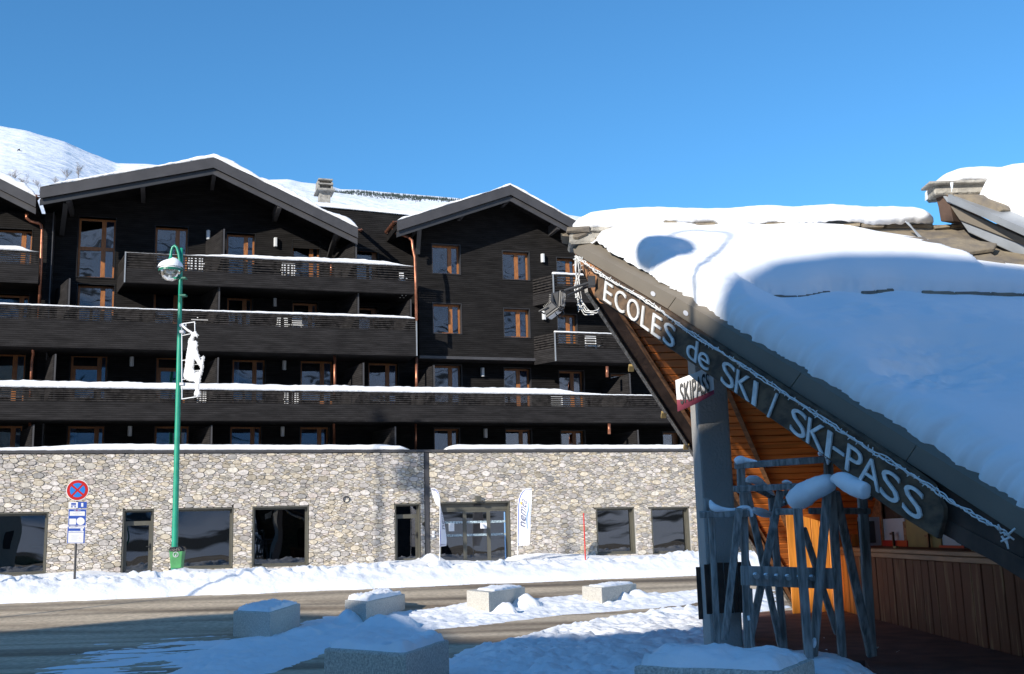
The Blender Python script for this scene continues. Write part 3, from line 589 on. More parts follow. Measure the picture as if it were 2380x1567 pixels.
# balconies
def balcony(top, bot, slat, rail_w=0.0, snowth=None, xend=None, nsl=6, side=None, wallw=WM, post_every=1.75, endpost=None):
    # top/bot/slat: ((xl,yl),(xr,yr)) lines for handrail, cladding bottom, slat-bottom
    (tl, tr), (bl, br), (sl_, sr_) = top, bot, slat
    A_, B_ = fp(*tl, rail_w), fp(*tr, rail_w); C_, D_ = fp(*bl, rail_w), fp(*br, rail_w); E_, G_ = fp(*sl_, rail_w), fp(*sr_, rail_w)
    u0, u1 = A_[0], B_[0]; zt = (A_[1] + B_[1]) / 2; zb = (C_[1] + D_[1]) / 2; zs = (E_[1] + G_[1]) / 2
    b = MB().fbox(u0, u1, zb, zs, rail_w - .08, rail_w); b.fbox(u0, u1, zb + .02, zb + .24, wallw - .02, rail_w - .082)
    if side:   # splayed end panel going back to the wall
        (x1_, y1_) = side; us, _ = fp(x1_, y1_, wallw)
        b.prism([uvw(u0, zb, rail_w - .01), uvw(us, zb, wallw), uvw(us, zs, wallw), uvw(u0, zs, rail_w - .01)], UD * .06)
        b.add([uvw(u0, zb + .021, rail_w - .081), uvw(us, zb + .021, wallw), uvw(u0, zb + .021, wallw), uvw(u0, zb + .239, rail_w - .081), uvw(us, zb + .239, wallw), uvw(u0, zb + .239, wallw)], [(0, 2, 1), (3, 4, 5)])
    ba = b.build('balcony', M['panel'], HB)
    sp = (zt - zs) / nsl; L = 4.4; nseg = max(1, round((u1 - u0) / L)); L = (u1 - u0) / nseg; src = None
    for s in range(nseg):
        for k in range(nsl):
            z_ = zs + sp * (k + .55); th = .046 if k < nsl - 1 else .075
            sl2 = MB().fbox(u0 + s * L + .006, u0 + (s + 1) * L - .006, z_ - th / 2, z_ + th / 2, rail_w - .065, rail_w - .02)
            if s == 0 or src is None or k == nsl - 1: o = sl2.build('slat', M['slat'], ba); (src := o) if (k < nsl - 1) else None; zsrc, ssrc = z_, s
            else: o = sl2.build('slat', M['slat'], ba)
    ps = MB(); npst = max(2, int((u1 - u0) / post_every)); 
    for i in range(npst + 1):
        uu = u0 + .1 + (u1 - u0 - .2) * i / npst; ps.fbox(uu - .05, uu + .05, zs - .1, zt - .04, rail_w - .14, rail_w - .07)
    ps.build('railing_post', M['slat'], ba)
    if side:
        for k in range(nsl):
            z_ = zs + sp * (k + .55); MB().beam(uvw(u0 + .03, z_, rail_w - .04), uvw(us + .03, z_, wallw), .04, .062, UD).build('slat', M['slat'], ba)
        MB().fbox(u0 - .02, u0 + .03, zb, zt + .02, rail_w - .03, rail_w + .02).build('corner_strip', M['zinc'], ba)
    if endpost: MB().fbox(u1 - .03, u1 + .02, zb, zt, rail_w - .03, rail_w + .02).build('corner_strip', M['zinc'], ba)
    if snowth:
        n = int((u1 - u0) / .12); vs = []; cs = [(-.02, .02), (.035, .0), (.06, .35), (.03, .8), (-.05, 1.0), (-.15, .8), (-.19, .35), (-.13, .0)]
        for i in range(n + 1):
            uu = u0 + (u1 - u0) * i / n; h = float(np.interp(i / n, [a for a, _ in snowth], [h for _, h in snowth])) * (1 + .14 * float(fbm(uu * 1.1, zt, 3)) + .12 * float(fbm(uu * 5, zt, 2)))
            e = .25 + .75 * min(1.0, h / .1); h = max(h, .004)
            for dw, k in cs: vs.append(uvw(uu, zt + .0 + h * k + .012 * float(fbm(uu * 6, dw * 9, 2)), rail_w + dw * e))
        c = len(cs); fs = [(i * c + j, (i + 1) * c + j, (i + 1) * c + (j + 1) % c, i * c + (j + 1) % c) for i in range(n) for j in range(c)] + [tuple(range(c))[::-1], tuple(n * c + j for j in range(c))]
        MB().add(vs, fs).build('railing_snow', M['snow'], ba, smooth=True)
    return u0, u1, zt, zs, zb
B1 = balcony(((292, 575), (964, 630)), ((292, 648), (964, 692)), ((292, 619), (964, 657)), snowth=[(0, .004), (.2, .01), (.25, .05), (.38, .15), (.55, .16), (.8, .2), (.9, .18), (.96, .05), (1, .01)], side=(275, 585))
B2 = balcony(((-160, 697), (968, 745)), ((-160, 796), (968, 831)), ((-160, 730), (968, 772)), rail_w=.03, snowth=[(0, .09), (.3, .05), (.45, .04), (.6, .08), (.9, .12), (.98, .1), (1, .03)], endpost=True)
B3 = balcony(((-160, 891), (1640, 927)), ((-160, 967), (1640, 990)), ((-160, 922), (1640, 954)), rail_w=.06, snowth=[(0, .26), (.15, .27), (.5, .25), (.78, .25), (.80, .12), (.85, .05), (.9, .05), (1, .03)])
balcony(((1285, 635), (1500, 650)), ((1286, 697), (1500, 712)), ((1285, 673), (1500, 688)), snowth=[(0, .12), (.5, .09), (1, .08)], side=(1237, 655), wallw=WR, nsl=6)
balcony(((1289, 772), (1510, 780)), ((1290, 838), (1510, 846)), ((1289, 806), (1510, 814)), snowth=[(0, .08), (.6, .05), (1, .0)], side=(1240, 786), wallw=WR, nsl=6)
# the leftmost top balcony
balcony(((-160, 576), (92, 583)), ((-160, 650), (92, 658)), ((-160, 607), (92, 612)), rail_w=-.7, snowth=[(0, .16), (.5, .2), (.82, .2), (.93, .02), (1, .0)], wallw=WM)
# privacy screens
for (xf, y0, y1, fl) in [(516, 534, 582, 0), (823, 560, 603, 0), (157, 649, 712, 1), (505, 664, 716, 1), (828, 683, 728, 1), (950, 698, 742, 1), (124, 825, 885, 2), (502, 833, 890, 2), (840, 845, 900, 2), (1004, 851, 905, 2), (1459, 870, 930, 2), (73, 989, 1050, 3), (487, 990, 1050, 3), (914, 993, 1050, 3), (1478, 1001, 1050, 3)]:
    wf = -.25; uf, zt = fp(xf, y0, wf); ub = uf - .0; zb = [12.1, 9.5, 6.85, 4.1][fl]
    sgn = .0
    ob = MB().prism([uvw(uf, zb, wf), uvw(uf, zt, wf), uvw(uf - .55, zt - .05, WM + .02), uvw(uf - .55, zb, WM + .02)], UD * .05).build('privacy_screen', M['panel'], HB)
    MB().fbox(uf + .052, uf + .11, zb, zt + .03, wf - .03, wf + .03).build('screen_post', M['trim'], ob)
# wall lamps
l0 = None
for (x, y, w) in [(484, 546, WM), (480, 685, WM), (641, 563, WM), (639, 701, WM), (306, 840, WM), (302, 1002, WM), (661, 849, WM), (657, 1003, WM), (1262, 600, WR), (1265, 733, WR), (1122, 865, WM), (1129, 1007, WM)]:
    uu, zz = fp(x, y, w + .1); p = uvw(uu, zz, w)
    if l0 is None:
        l0 = MB().prism([uvw(uu - .085, zz - .19, w + .01), uvw(uu - .06, zz - .21, w + .17), uvw(uu + .06, zz - .21, w + .17), uvw(uu + .085, zz - .19, w + .01)], ZD * .4).build('wall_lamp', M['lampwhite'], HB, bevel=.02); lp = p
    else: place_copy(l0, HB, p - lp)
# copper gutters and downpipes
def pipe(pts, w, r=.06, name='downpipe'):
    path = [uvw(*(lambda q: (q[0], q[1]))(fp(x, y, ww)), ww) for (x, y, ww) in [(p + (w,))[:3] if len(p) == 2 else p for p in pts]]
    return MB().tube(path, r, 10).build(name, M['copper'], HB, smooth=True)
pipe([(62, 496, -.9), (62, 507, -.8), (70, 514, -.9), (90, 519, WM + .8), (96, 524, WM + .8), (98, 536, WM + .8), (95, 620, WM + .8), (90, 745, WM + .8)], WM)
pipe([(75, 804, -.6), (77, 822, -1.2), (74, 845, WM + .9), (71, 925, WM + .9)], WM); pipe([(70, 970, -1.2), (68, 1045, -1.4)], WM, .05)
pipe([(914, 531, -.8), (916, 540, -.8), (923, 544, -.7), (949, 551, -.2), (958, 560, .1), (960, 580, .12), (964, 598, .12), (966, 650, .14), (968, 745, .16)], WM)
pipe([(968, 831, -.4), (968, 930, -.4)], WM); pipe([(966, 980, -1), (966, 1050, -1)], WM, .05)
pipe([(778, 822, -.5), (778, 935, -.5)], WM); pipe([(775, 978, -.9), (776, 985, -1.1), (777, 1045, -1.1)], WM, .05); pipe([(770, 610, -1), (770, 640, -1)], WM)
pipe([(1411, 852, .0), (1411, 877, .0)], WM, .07); pipe([(1416, 985, .05), (1416, 1009, .05)], WM, .07)
pipe([(813, 541, -.6), (812, 548, -.9), (800, 552, -1.3), (785, 549, -1.7)], WM)
def gutter(x0, y0, w0, x1, y1, w1):
    a = uvw(*fp(x0, y0, w0), w0); b = uvw(*fp(x1, y1, w1), w1); d = unit(b - a); s = unit(np.cross(d, ZD)); vs = []
    for p in (a, b):
        for k in range(9): t = math.pi * k / 8; vs.append(p + s * .10 * math.cos(t) - ZD * .10 * math.sin(t))
    MB().add(vs, [(k, k + 1, k + 10, k + 9) for k in range(8)]).build('gutter', M['copper'], HB, recalc=False, smooth=True)
    r = MB()
    for i in range(9): p = a + (b - a) * (i + .5) / 9; r.boxv(p - s * .11 - d * .02 - ZD * .01, s * .22, d * .04, ZD * .03)
    r.build('gutter_bracket', M['copper'], HB)
gutter(91, 452, .15, 58, 494, -3.2)
gutter(920, 513, .15, 888, 553, -3.2)
gutter(834, 532, .15, 838, 536, -3.0)
# chimney on the connecting roof
wc = -9.0
CH = HB
u0, u1, z0, z1 = frect(743, 436, 768, 520, wc); MB().fbox(u0, u1, z0 - 2, z1, wc - .7, wc).build('chimney', M['concrete'], CH)
cc = MB(); um = (u0 + u1) / 2; zc = zf(755, 440, wc)
cc.fbox(um - .45, um + .45, zc - .12, zc - .02, wc - .9, wc + .25)
for k in (-.38, .28): cc.fbox(um + k, um + k + .1, zc - .02, zc + .36, wc - .7, wc + .1)
z3 = zf(755, 431, wc); cc.fbox(um - .38, um + .38, z3, z3 + .06, wc - .8, wc + .2); z4 = zf(755, 421, wc); cc.fbox(um - .36, um + .36, z4, z4 + .07, wc - .8, wc + .2)
cc.fbox(um - .25, um + .25, zc - .02, z4, wc - .6, wc - .1)
cc.build('chimney_cap', M['concrete'], CH, bevel=.01)

# ------------------------------------------------------------------ fieldstone ground floor
SW0, SW1, SZ0, SZ1 = -16.0, 34.0, 0.3, zf(500, 1053, 0.0)
SH = []     # openings: u0,u1,z0,z1
def shop(x0, y0, x1, y1, kind):
    u0, u1, z0, z1 = frect(x0, y0, x1, y1, 0.0); SH.append((u0, u1, z0, z1)); rec = .22; wf = -rec; fw = .07
    f = MB().fbox(u0, u0 + .04, z0, z1, -rec - .05, .025); f.fbox(u1 - .04, u1, z0, z1, -rec - .05, .025); f.fbox(u0 + .04, u1 - .04, z1 - .04, z1, -rec - .05, .025); f.fbox(u0 + .04, u1 - .04, z0, z0 + .04, -rec - .05, .04)
    fr = f.build('door_frame' if kind == 'door' or kind == 'entrance' else 'shop_window', M['frame_metal'], ST)
    a, b, c, d = u0 + .04, u1 - .04, z0 + .04, z1 - .04
    def sash(a, b, c, d, t=.07, nm='sash', pane=True):
        s = MB().fbox(a, a + t, c, d, wf - .05, wf); s.fbox(b - t, b, c, d, wf - .05, wf); s.fbox(a + t, b - t, d - t, d, wf - .05, wf); s.fbox(a + t, b - t, c, c + t, wf - .05, wf); s.build(nm, M['frame_metal'], fr)
        if pane: MB().fbox(a + t, b - t, c + t, d - t, wf - .03, wf - .025).build('pane', M['shop_glass'], fr)
    if kind == 'window': sash(a, b, c, d)
    elif kind == 'door':
        zt = d - .42; sash(a, b, zt, d, .05, 'transom'); sash(a, b, c, zt, .11, 'door_leaf')
        hh = c + 1.0; MB().fbox(b - .075, b - .035, hh - .12, hh + .12, wf, wf + .02).fbox(b - .2, b - .03, hh, hh + .03, wf + .03, wf + .06).fbox(b - .06, b - .045, hh, hh + .03, wf, wf + .05).build('door_handle', M['black'], fr)
    else:
        zt = zf(1100, 1185.5, wf); MB().fbox(a, b, zt, d, wf - .08, wf + .02).build('header_panel', M['frame_metal'], fr)
        um = U(1080, 1240, wf), U(1137, 1240, wf)
        sash(a, um[0], c, zt, .06); sash(um[0], um[1], c, zt, .09, 'sliding_door'); sash(um[1], b, c, zt, .06)
        for y in (1213.5, 1243.5):
            zz = zf(1100, y, wf)
            MB().fbox(a + .1, um[0] - .08, zz - .045, zz + .045, wf - .023, wf - .019).fbox(um[0] + .1, um[1] - .1, zz - .045, zz + .045, wf - .023, wf - .019).fbox(um[1] + .08, b - .08, zz - .045, zz + .045, wf - .023, wf - .019).build('dotted_strip', mat('frosted_strip', (.5, .62, .66), .6, col2=(.12, .16, .2), scale=26, thr=(.45, .55)), fr)
        for (p0, q0, p1, q1) in [(1043, 1216, 1056, 1235), (1116.5, 1215, 1133.5, 1228.5)]:
            aa = frect(p0, q0, p1, q1, wf); MB().fbox(aa[0], aa[1], aa[2], aa[3], wf - .018, wf - .012).build('paper_notice', M['plate'], fr)
            ln = MB()
            for k in range(4): zz = aa[3] - (aa[3] - aa[2]) * (.2 + .17 * k); ln.fbox(aa[0] + .05, aa[1] - .05 - .03 * (k % 2), zz - .012, zz, wf - .011, wf - .009)
            ln.build('notice_lines', M['palegrey'], fr)
        aa = frect(1101, 1172.5, 1118, 1177, wf); MB().fbox(*aa, wf + .02, wf + .09).build('door_sensor', M['black'], fr, bevel=.01)
        MB().fbox(b - .14, b - .085, c + .1, zt - .1, wf - .023, wf - .02).build('side_sticker', M['lightblue'], fr)
    return fr
shop(-60, 1192, 108.5, 1338, 'window'); shop(284, 1185, 355, 1339, 'door'); shop(400, 1181, 541, 1322, 'window'); shop(587, 1177, 717, 1316, 'window'); shop(918, 1171, 977, 1307, 'door')
shop(1022, 1167, 1186, 1310, 'entrance'); shop(1387, 1180, 1475.5, 1288, 'window'); shop(1515, 1179, 1603, 1287, 'window'); shop(1660, 1179, 1745, 1287, 'window'); shop(-330, 1200, -130, 1350, 'window')
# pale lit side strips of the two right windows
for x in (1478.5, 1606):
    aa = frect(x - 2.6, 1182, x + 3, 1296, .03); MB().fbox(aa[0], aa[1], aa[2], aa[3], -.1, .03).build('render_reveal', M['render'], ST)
pz = frect(987.5, 1056, 998, 1300, .03); SH.append((pz[0], pz[1], .3, SZ1)); MB().fbox(pz[0], pz[1], .3, SZ1, -.1, .05).build('metal_strip', M['trim'], ST)
# backing slab with openings, then the stones
pierced_wall('mortar', -0.03, SW0, SW1, SZ0, SZ1, SH[:10], M['mortar'], ST, reveal=.001)
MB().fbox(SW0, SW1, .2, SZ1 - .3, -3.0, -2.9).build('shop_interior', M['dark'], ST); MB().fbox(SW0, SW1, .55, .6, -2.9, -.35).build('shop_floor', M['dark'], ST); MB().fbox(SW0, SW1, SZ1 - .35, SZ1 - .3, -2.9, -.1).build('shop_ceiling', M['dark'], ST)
def power_cells(seed):
    rg = random.Random(seed); sites = []
    W_, H_ = SW1 - SW0, SZ1 - SZ0
    def near(u, z, lst, k=1.0): return any(abs(u - a) < 1 and ((u - a) / (r * asp)) ** 2 + ((z - b) / r) ** 2 < k for a, b, r, asp in lst)
    big = []
    vis = lambda u: -6.5 < u < 26.5
    vnz = lambda u, z: float(vnoise(u * 1.3, z * 2.6)) > .60 or rg.random() < .12
    for _ in range(26000):
        u = rg.uniform(SW0, SW1); z = rg.uniform(SZ0, SZ1)
        if not vnz(u, z): continue
        r = rg.choice([.065, .07, .08, .085, .095, .105, .115, .125, .145]) * rg.uniform(.9, 1.1) if vnz(u, z) else rg.choice([.10, .13]); asp = 1.2
        if any(abs(u - a) < .9 and math.hypot((u - a) / 1.25, z - b) < (r + r2) * 0.93 for a, b, r2, _ in big): continue
        big.append((u, z, r, asp))
        if len(big) > 3300: break
    S = [(u, z, (r * .72) ** 2) for u, z, r, asp in big]
    z = SZ0 - .05
    grid = {}
    for (u, zz, r, a) in big: grid.setdefault(int(u // 1), []).append((u, zz, r))
    while z < SZ1 + .1:
        hh = rg.uniform(.045, .075); u = SW0 - rg.random() * .3
        while u < SW1 + .2:
            L = rg.uniform(.13, .34); c = u + L / 2; zz = z + hh / 2 + rg.uniform(-.014, .014)
            if not any(math.hypot((c - a) / 1.15, zz - b) < r * .95 for g in (-1, 0, 1) for a, b, r in grid.get(int(c // 1) + g, ())): S.append((c, zz, 0.0))
            u += L
        z += hh
    return S
def clip(poly, nx, nz, c):      # keep nx*x+nz*z<=c
    out = []; n = len(poly)
    for i in range(n):
        a, b = poly[i], poly[(i + 1) % n]; da = nx * a[0] + nz * a[1] - c; db = nx * b[0] + nz * b[1] - c
        if da <= 0: out.append(a)
        if (da < 0 < db) or (db < 0 < da): t = da / (da - db); out.append((a[0] + (b[0] - a[0]) * t, a[1] + (b[1] - a[1]) * t))
    return out
S = power_cells(3); SA = np.array(S); SX = 0.52      # cells computed in a space squeezed along u
cell = {}
for i, (u, z, q) in enumerate(S): cell.setdefault((int(u // .5), int(z // .5)), []).append(i)
srg = random.Random(11); stones = []
for i, (u, z, q) in enumerate(S):
    if not (-7.5 < u < 27) and abs(u) > 0 and (u < -7.5 or u > 28): 
        if srg.random() < .0: continue
    ids = [j for a in (-1, 0, 1) for b in (-1, 0, 1) for j in cell.get((int(u // .5) + a, int(z // .5) + b), ()) if j != i]
    arr = SA[ids]; dx = (arr[:, 0] - u) * SX; dz = arr[:, 1] - z; dd = dx * dx + dz * dz; order = np.argsort(dd)[:22]
    poly = [(-.3, -.25), (.3, -.25), (.3, .25), (-.3, .25)]
    for k in order:
        c = (dd[k] + q - arr[k, 2]) / 2; poly = clip(poly, dx[k], dz[k], c)
        if len(poly) < 3: break
    if len(poly) < 3: continue
    poly = [(p[0] / SX + u, p[1] + z) for p in poly]
    cu = sum(p[0] for p in poly) / len(poly); cz = sum(p[1] for p in poly) / len(poly)
    poly = clip(poly, 0, 1, SZ1 - .01); poly = clip(poly, 0, -1, -SZ0) if len(poly) > 2 else poly
    for (a, b, c, d) in SH:
        if len(poly) < 3: break
        if max(p[0] for p in poly) <= a - .0 or min(p[0] for p in poly) >= b or max(p[1] for p in poly) <= c or min(p[1] for p in poly) >= d: continue
        e = .012; opts = [(abs(cu - a) if cu > a else -abs(cu - a), (1, 0, a - e)), (abs(b - cu) if cu < b else -abs(b - cu), (-1, 0, -b - e)), (abs(cz - c) if cz > c else -abs(cz - c), (0, 1, c - e)), (abs(d - cz) if cz < d else -abs(d - cz), (0, -1, -d - e))]
        opts.sort(key=lambda t: t[0]); poly = clip(poly, *opts[0][1])
    if len(poly) < 3: continue
    ar = .5 * abs(sum(poly[k][0] * poly[(k + 1) % len(poly)][1] - poly[(k + 1) % len(poly)][0] * poly[k][1] for k in range(len(poly))))
    if ar < .0016: continue
    stones.append((ar, poly, q > 0))
def stone_mesh(mb, poly, ar, big, tints):
    n = len(poly); cu = sum(p[0] for p in poly) / n; cz = sum(p[1] for p in poly) / n
    pts = []
    for k in range(n):       # round the corners
        a, b, c = poly[k - 1], poly[k], poly[(k + 1) % n]; t = .17 if big else .10
        pts.append((b[0] + (a[0] - b[0]) * t, b[1] + (a[1] - b[1]) * t)); pts.append((b[0] + (c[0] - b[0]) * t, b[1] + (c[1] - b[1]) * t))
    m_ = len(pts); g = .0035; prot = srg.uniform(.02, .045) + (.015 if big else 0); tilt = srg.uniform(-.03, .03), srg.uniform(-.05, .05)
    sz = math.sqrt(ar)
    def ring(off, w):
        out = []
        for (x, y) in pts:
            dx, dy = x - cu, y - cz; d = math.hypot(dx, dy) + 1e-6; k = max(0.3, 1 - off / d)
            out.append(uvw(cu + dx * k, cz + dy * k, w + (tilt[0] * dx + tilt[1] * dy if w > 0 else 0)))
        return out
    e = min(.016, sz * .10); base = len(mb.v)
    r0, r1, r2 = ring(g, -.03), ring(g + .002, prot * .45), ring(g + e, prot)
    mb.add(r0 + r1 + r2, [(a * m_ + k, a * m_ + (k + 1) % m_, (a + 1) * m_ + (k + 1) % m_, (a + 1) * m_ + k) for a in (0, 1) for k in range(m_)] + [tuple(range(2 * m_, 3 * m_))])
    v = srg.random(); wm = srg.random(); br = srg.uniform(.55, 1.1)
    c = (br, br * (.97 if wm < .7 else .92), br * (1.0 if wm < .4 else .93 if wm < .75 else .80))
    if v < .10: c = (br * .78, br * .78, br * .82)
    tints.append((base, 3 * m_, c))
def add_tint(o, tints):
    at = o.data.attributes.new('tint', 'FLOAT_COLOR', 'POINT'); a = np.ones((len(o.data.vertices), 4))
    for b, n, c in tints: a[b:b + n, :3] = c
    at.data.foreach_set('color', a.ravel())
def shown(poly):
    cu, cz = poly[0]
    return -4.9 < cu < 22.6 and cz > 1.1
stones.sort(key=lambda s: -s[0] if shown(s[1]) else 1)
for ar, poly, big in stones[:300]:
    b = MB(); t = []; stone_mesh(b, poly, ar, big, t); o = b.build('stone', M['stone'], ST, recalc=False, smooth=False); add_tint(o, t)
b = MB(); t = []
for ar, poly, big in stones[300:]: stone_mesh(b, poly, ar, big, t)
o = b.build('small_stones', M['stone'], ST, recalc=False); add_tint(o, t); tag(o, kind='stuff')
# pipe hole, camera box, socket boxes
aa = frect(798, 1154, 812, 1168, .05); pc = uvw((aa[0] + aa[1]) / 2, (aa[2] + aa[3]) / 2, .02); MB().lathe(pc, [(.13, 0), (.13, .06), (.105, .06), (.105, -.02), (0, -.02)], 20, ND).build('vent_pipe', M['black'], ST, smooth=False)
aa = frect(1105, 1153, 1117, 1166, .1); MB().fbox(*aa, .0, .2).build('camera_box', M['frame_metal'], ST, bevel=.01)
for r in [(1005, 1234.5, 1010.5, 1241), (1004, 1243, 1010, 1249)]: aa = frect(*r, .08); MB().fbox(*aa, .0, .1).build('socket_box', M['plate'], ST, bevel=.01)
# parapet cap and the snow lying on the terrace edge
MB().fbox(SW0, SW1, SZ1, SZ1 + .1, -.5, .10).build('parapet_cap', M['trim'], ST)
MB().fbox(SW0, SW1, SZ1 - 1.2, SZ1 - 1.1, WM, -.1).build('terrace_floor', M['concrete'], ST)
def ledge_snow(px0, px1, hs):
    u0, u1 = U(px0, 1050, .0), U(px1, 1050, .0); n = int((u1 - u0) / .12); vs = []; cs = [(.04, 0), (.12, .05), (.14, .4), (.09, .8), (-.05, 1), (-.35, 1.05), (-.6, .9), (-.62, 0)]
    for i in range(n + 1):
        uu = u0 + (u1 - u0) * i / n; h = float(np.interp(i / n, [a for a, _ in hs], [b for _, b in hs])) * (1 + .1 * float(fbm(uu * .8, 3, 3)) + .06 * float(fbm(uu * 5, 1, 2)))
        for dw, k in cs: vs.append(uvw(uu, SZ1 + .1 + h * k + .012 * float(fbm(uu * 5, dw * 8, 2)), dw))
    c = len(cs); MB().add(vs, [(i * c + j, (i + 1) * c + j, (i + 1) * c + (j + 1) % c, i * c + (j + 1) % c) for i in range(n) for j in range(c)] + [tuple(range(c)), tuple(n * c + j for j in range(c))[::-1]]).build('parapet_snow', M['snow'], ST, smooth=True)
ledge_snow(-500, 950, [(0, .16), (.3, .12), (.37, .15), (.46, .26), (.7, .22), (.96, .22), (.985, .17), (1, .02)]); ledge_snow(1036, 1900, [(0, .02), (.01, .16), (.03, .22), (.5, .2), (1, .2)])

# ================================================================== KIOSK (stone-roofed timber shelter)
ZK = 0.28
YA = 15.7
A3 = at_depth(1333, 587, YA); R3 = np.array([5.617, 23.42, 0.1]); F3 = np.array([5.617, 7.677, 0.1])
GN = unit(np.cross(F3 - A3, ZD)); GN = GN if GN[0] < 0 else -GN          # prow plane, facing left
gp = lambda x, y, off=0.0: on_plane(x, y, A3 + GN * off, GN)
KR = empty('ski_kiosk', (5.6, 15.7, ZK), 'steep ski school shelter with deep snow on the roof and an orange boarded underside', 'building')
RD = unit((1, 0.03, 0.0))                    # ridge direction
T1, T2 = gp(1381, 566), gp(2380, 1189)
DN_ = unit(T2 - T1); RN = unit(np.cross(RD, DN_)); RN = RN if RN[2] > 0 else -RN
DS = unit(np.cross(RN, RD)); DS = DS if DS[2] < 0 else -DS                    # straight down the front slope
rp = lambda x, y, off=0.0: on_plane(x, y, T1 + RN * off, RN)
# ridge line: where the front roof plane meets the vertical ridge plane
RG0 = rp(1330, 540); 
def st(P): d = P - RG0; return d @ RD, d @ DS
def rpt(s, t, h=0.0): return RG0 + RD * s + DS * t + RN * h
BK = np.array([DS[0], -DS[1], DS[2]]) + 0; BK = unit(BK - RD * (BK @ RD))      # straight down the back slope
BN = unit(np.cross(RD, BK)); BN = BN if BN[2] > 0 else -BN
verge = lambda t: st(T1)[0] + (t - st(T1)[1]) / (st(T2)[1] - st(T1)[1]) * (st(T2)[0] - st(T1)[0])
Tmax = (RG0[2] - ZK - .05) / -DS[2]
SMAX = 12.0
# structure of the front slope (deck) and back slope
mb = MB(); pv = [rpt(verge(0) + .15, 0), rpt(verge(Tmax) + .15, Tmax), rpt(SMAX, Tmax), rpt(SMAX, 0)]
mb.prism(pv, -RN * .16); mb.build('front_roof', M['slab'], KR)
# back slope: its underside shows the red boards
REAR_T = lambda s: 0
BA = A3 + np.array([0, 0, -.30]); BR = at_depth(1838, 1402, 22.6)
bplane_n = unit(np.cross(BR - BA, RD)); bplane_n = bplane_n if bplane_n[2] < 0 else -bplane_n      # facing down/inside
bq = lambda x, y, off=0.0: on_plane(x, y, BA + bplane_n * off, bplane_n)
bd = unit(np.cross(RD, bplane_n)); bd = bd if bd[2] < 0 else -bd; Lb = (BA[2] - .05) / -bd[2]
vb = lambda t: ((BR - BA) @ RD) * t / ((BR - BA) @ bd)
pk = .165; n_ = int(Lb / pk)
for i in range(n_):
    t0, t1 = i * pk + .009, (i + 1) * pk - .009; s0 = vb((t0 + t1) / 2) + .32
    j = random.Random(i).uniform(-.003, .003)
    ln = 9.0 - s0
    MB().boxv(BA + RD * s0 + bd * t0 + bplane_n * j, RD * ln, bd * (t1 - t0), -bplane_n * .03).build('soffit_board', M['soffit_wood'], KR, bevel=.004)
MB().prism([BA + RD * .1 - bplane_n * .035, BA + RD * (vb(Lb) + .1) + bd * Lb - bplane_n * .035, BA + RD * 11 + bd * Lb - bplane_n * .035, BA + RD * 11 - bplane_n * .035], -bplane_n * .2).build('back_roof', M['dark_wood'], KR)
# rear verge timbers and the small blocks on them
def vline(s_off, d_off, wd, th, nm, m_, t0=0.0, t1=None):
    t1 = Lb if t1 is None else t1
    a = BA + RD * (vb(t0) + s_off) + bd * t0 + bplane_n * d_off; b = BA + RD * (vb(t1) + s_off) + bd * t1 + bplane_n * d_off
    return MB().beam(a, b, wd, th, RD).build(nm, m_, KR)
vline(.02, .05, .05, .12, 'verge_board', M['grey_wood'], .3); vline(.17, .0, .20, .10, 'verge_rafter', M['dark_wood'], .2); vline(.31, .03, .06, .07, 'cover_strip', M['raw_wood'], .5)
for px, py in [(1461, 846), (1537, 955), (1589, 1029), (1660, 1130)]:
    p = bq(px, py, .06); MB().boxv(p, RD * .09, bd * .13, bplane_n * .05).build('verge_block', M['ply'], KR, bevel=.006)
# rafters seen across the red boards
for (x0, y0, x1, y1) in [(1690, 905, 1834, 1232), (1700, 1130, 1842, 1395)]:
    a, b = bq(x0, y0, .05), bq(x1, y1, .05); MB().beam(a, b, .07, .10, RD).build('rafter', M['raw_wood'], KR)
# front verge: raw timber, sheet-metal fascia with folded top
def strip(pxs, nm, m_, off, th, seg=None):
    return MB().prism([gp(x, y, off) for x, y in pxs], -GN * th).build(nm, m_, KR, bevel=.003)
strip([(1333, 580), (1548, 708), (1828, 888), (2092, 1058), (2380, 1247), (2380, 1262), (2380, 1340), (2230, 1262), (2092, 1190), (1828, 985), (1600, 830), (1395, 700), (1372, 668), (1352, 625)], 'verge_timber', M['dark_wood'], .0, .10)
strip([(1334, 586), (1548, 712), (1640, 772), (1640, 800), (1560, 760), (1480, 720), (1395, 705), (1382, 690), (1352, 622)], 'raw_verge_board', M['raw_wood'], .012, .02)
fl = [((1328, 562), (1333, 588)), ((1571, 690), (1551, 718)), ((1862, 866), (1836, 902)), ((2130, 1034), (2105, 1072)), ((2395, 1198), (2395, 1262)), ((2600, 1325), (2600, 1400))]
for i in range(len(fl) - 1):
    (a, b), (c, d) = fl[i], fl[i + 1]; e = 1.0
    MB().prism([gp(a[0] + e, a[1] + .6, .06), gp(c[0], c[1], .06), gp(d[0], d[1], .06), gp(b[0] + e, b[1] + .6, .06)], -GN * .05).build('fascia_sheet', M['fascia'], KR, bevel=.004)
    lift = ZD * .06
    q = [gp(a[0] + e, a[1] + .6, .055), gp(c[0], c[1], .055)]; up = RD * .22 + RN * .05
    MB().prism([q[0], q[1], q[1] + up, q[0] + up], -ZD * .02).build('folded_flashing', M['fascia'], KR)
# foot of the front verge: dark beam with zinc edge lower right
strip([(2160, 1205), (2205, 1210), (2400, 1310), (2600, 1420), (2600, 1520), (2400, 1362), (2300, 1300), (2225, 1262)], 'foot_beam', M['dark_wood'], .02, .22)
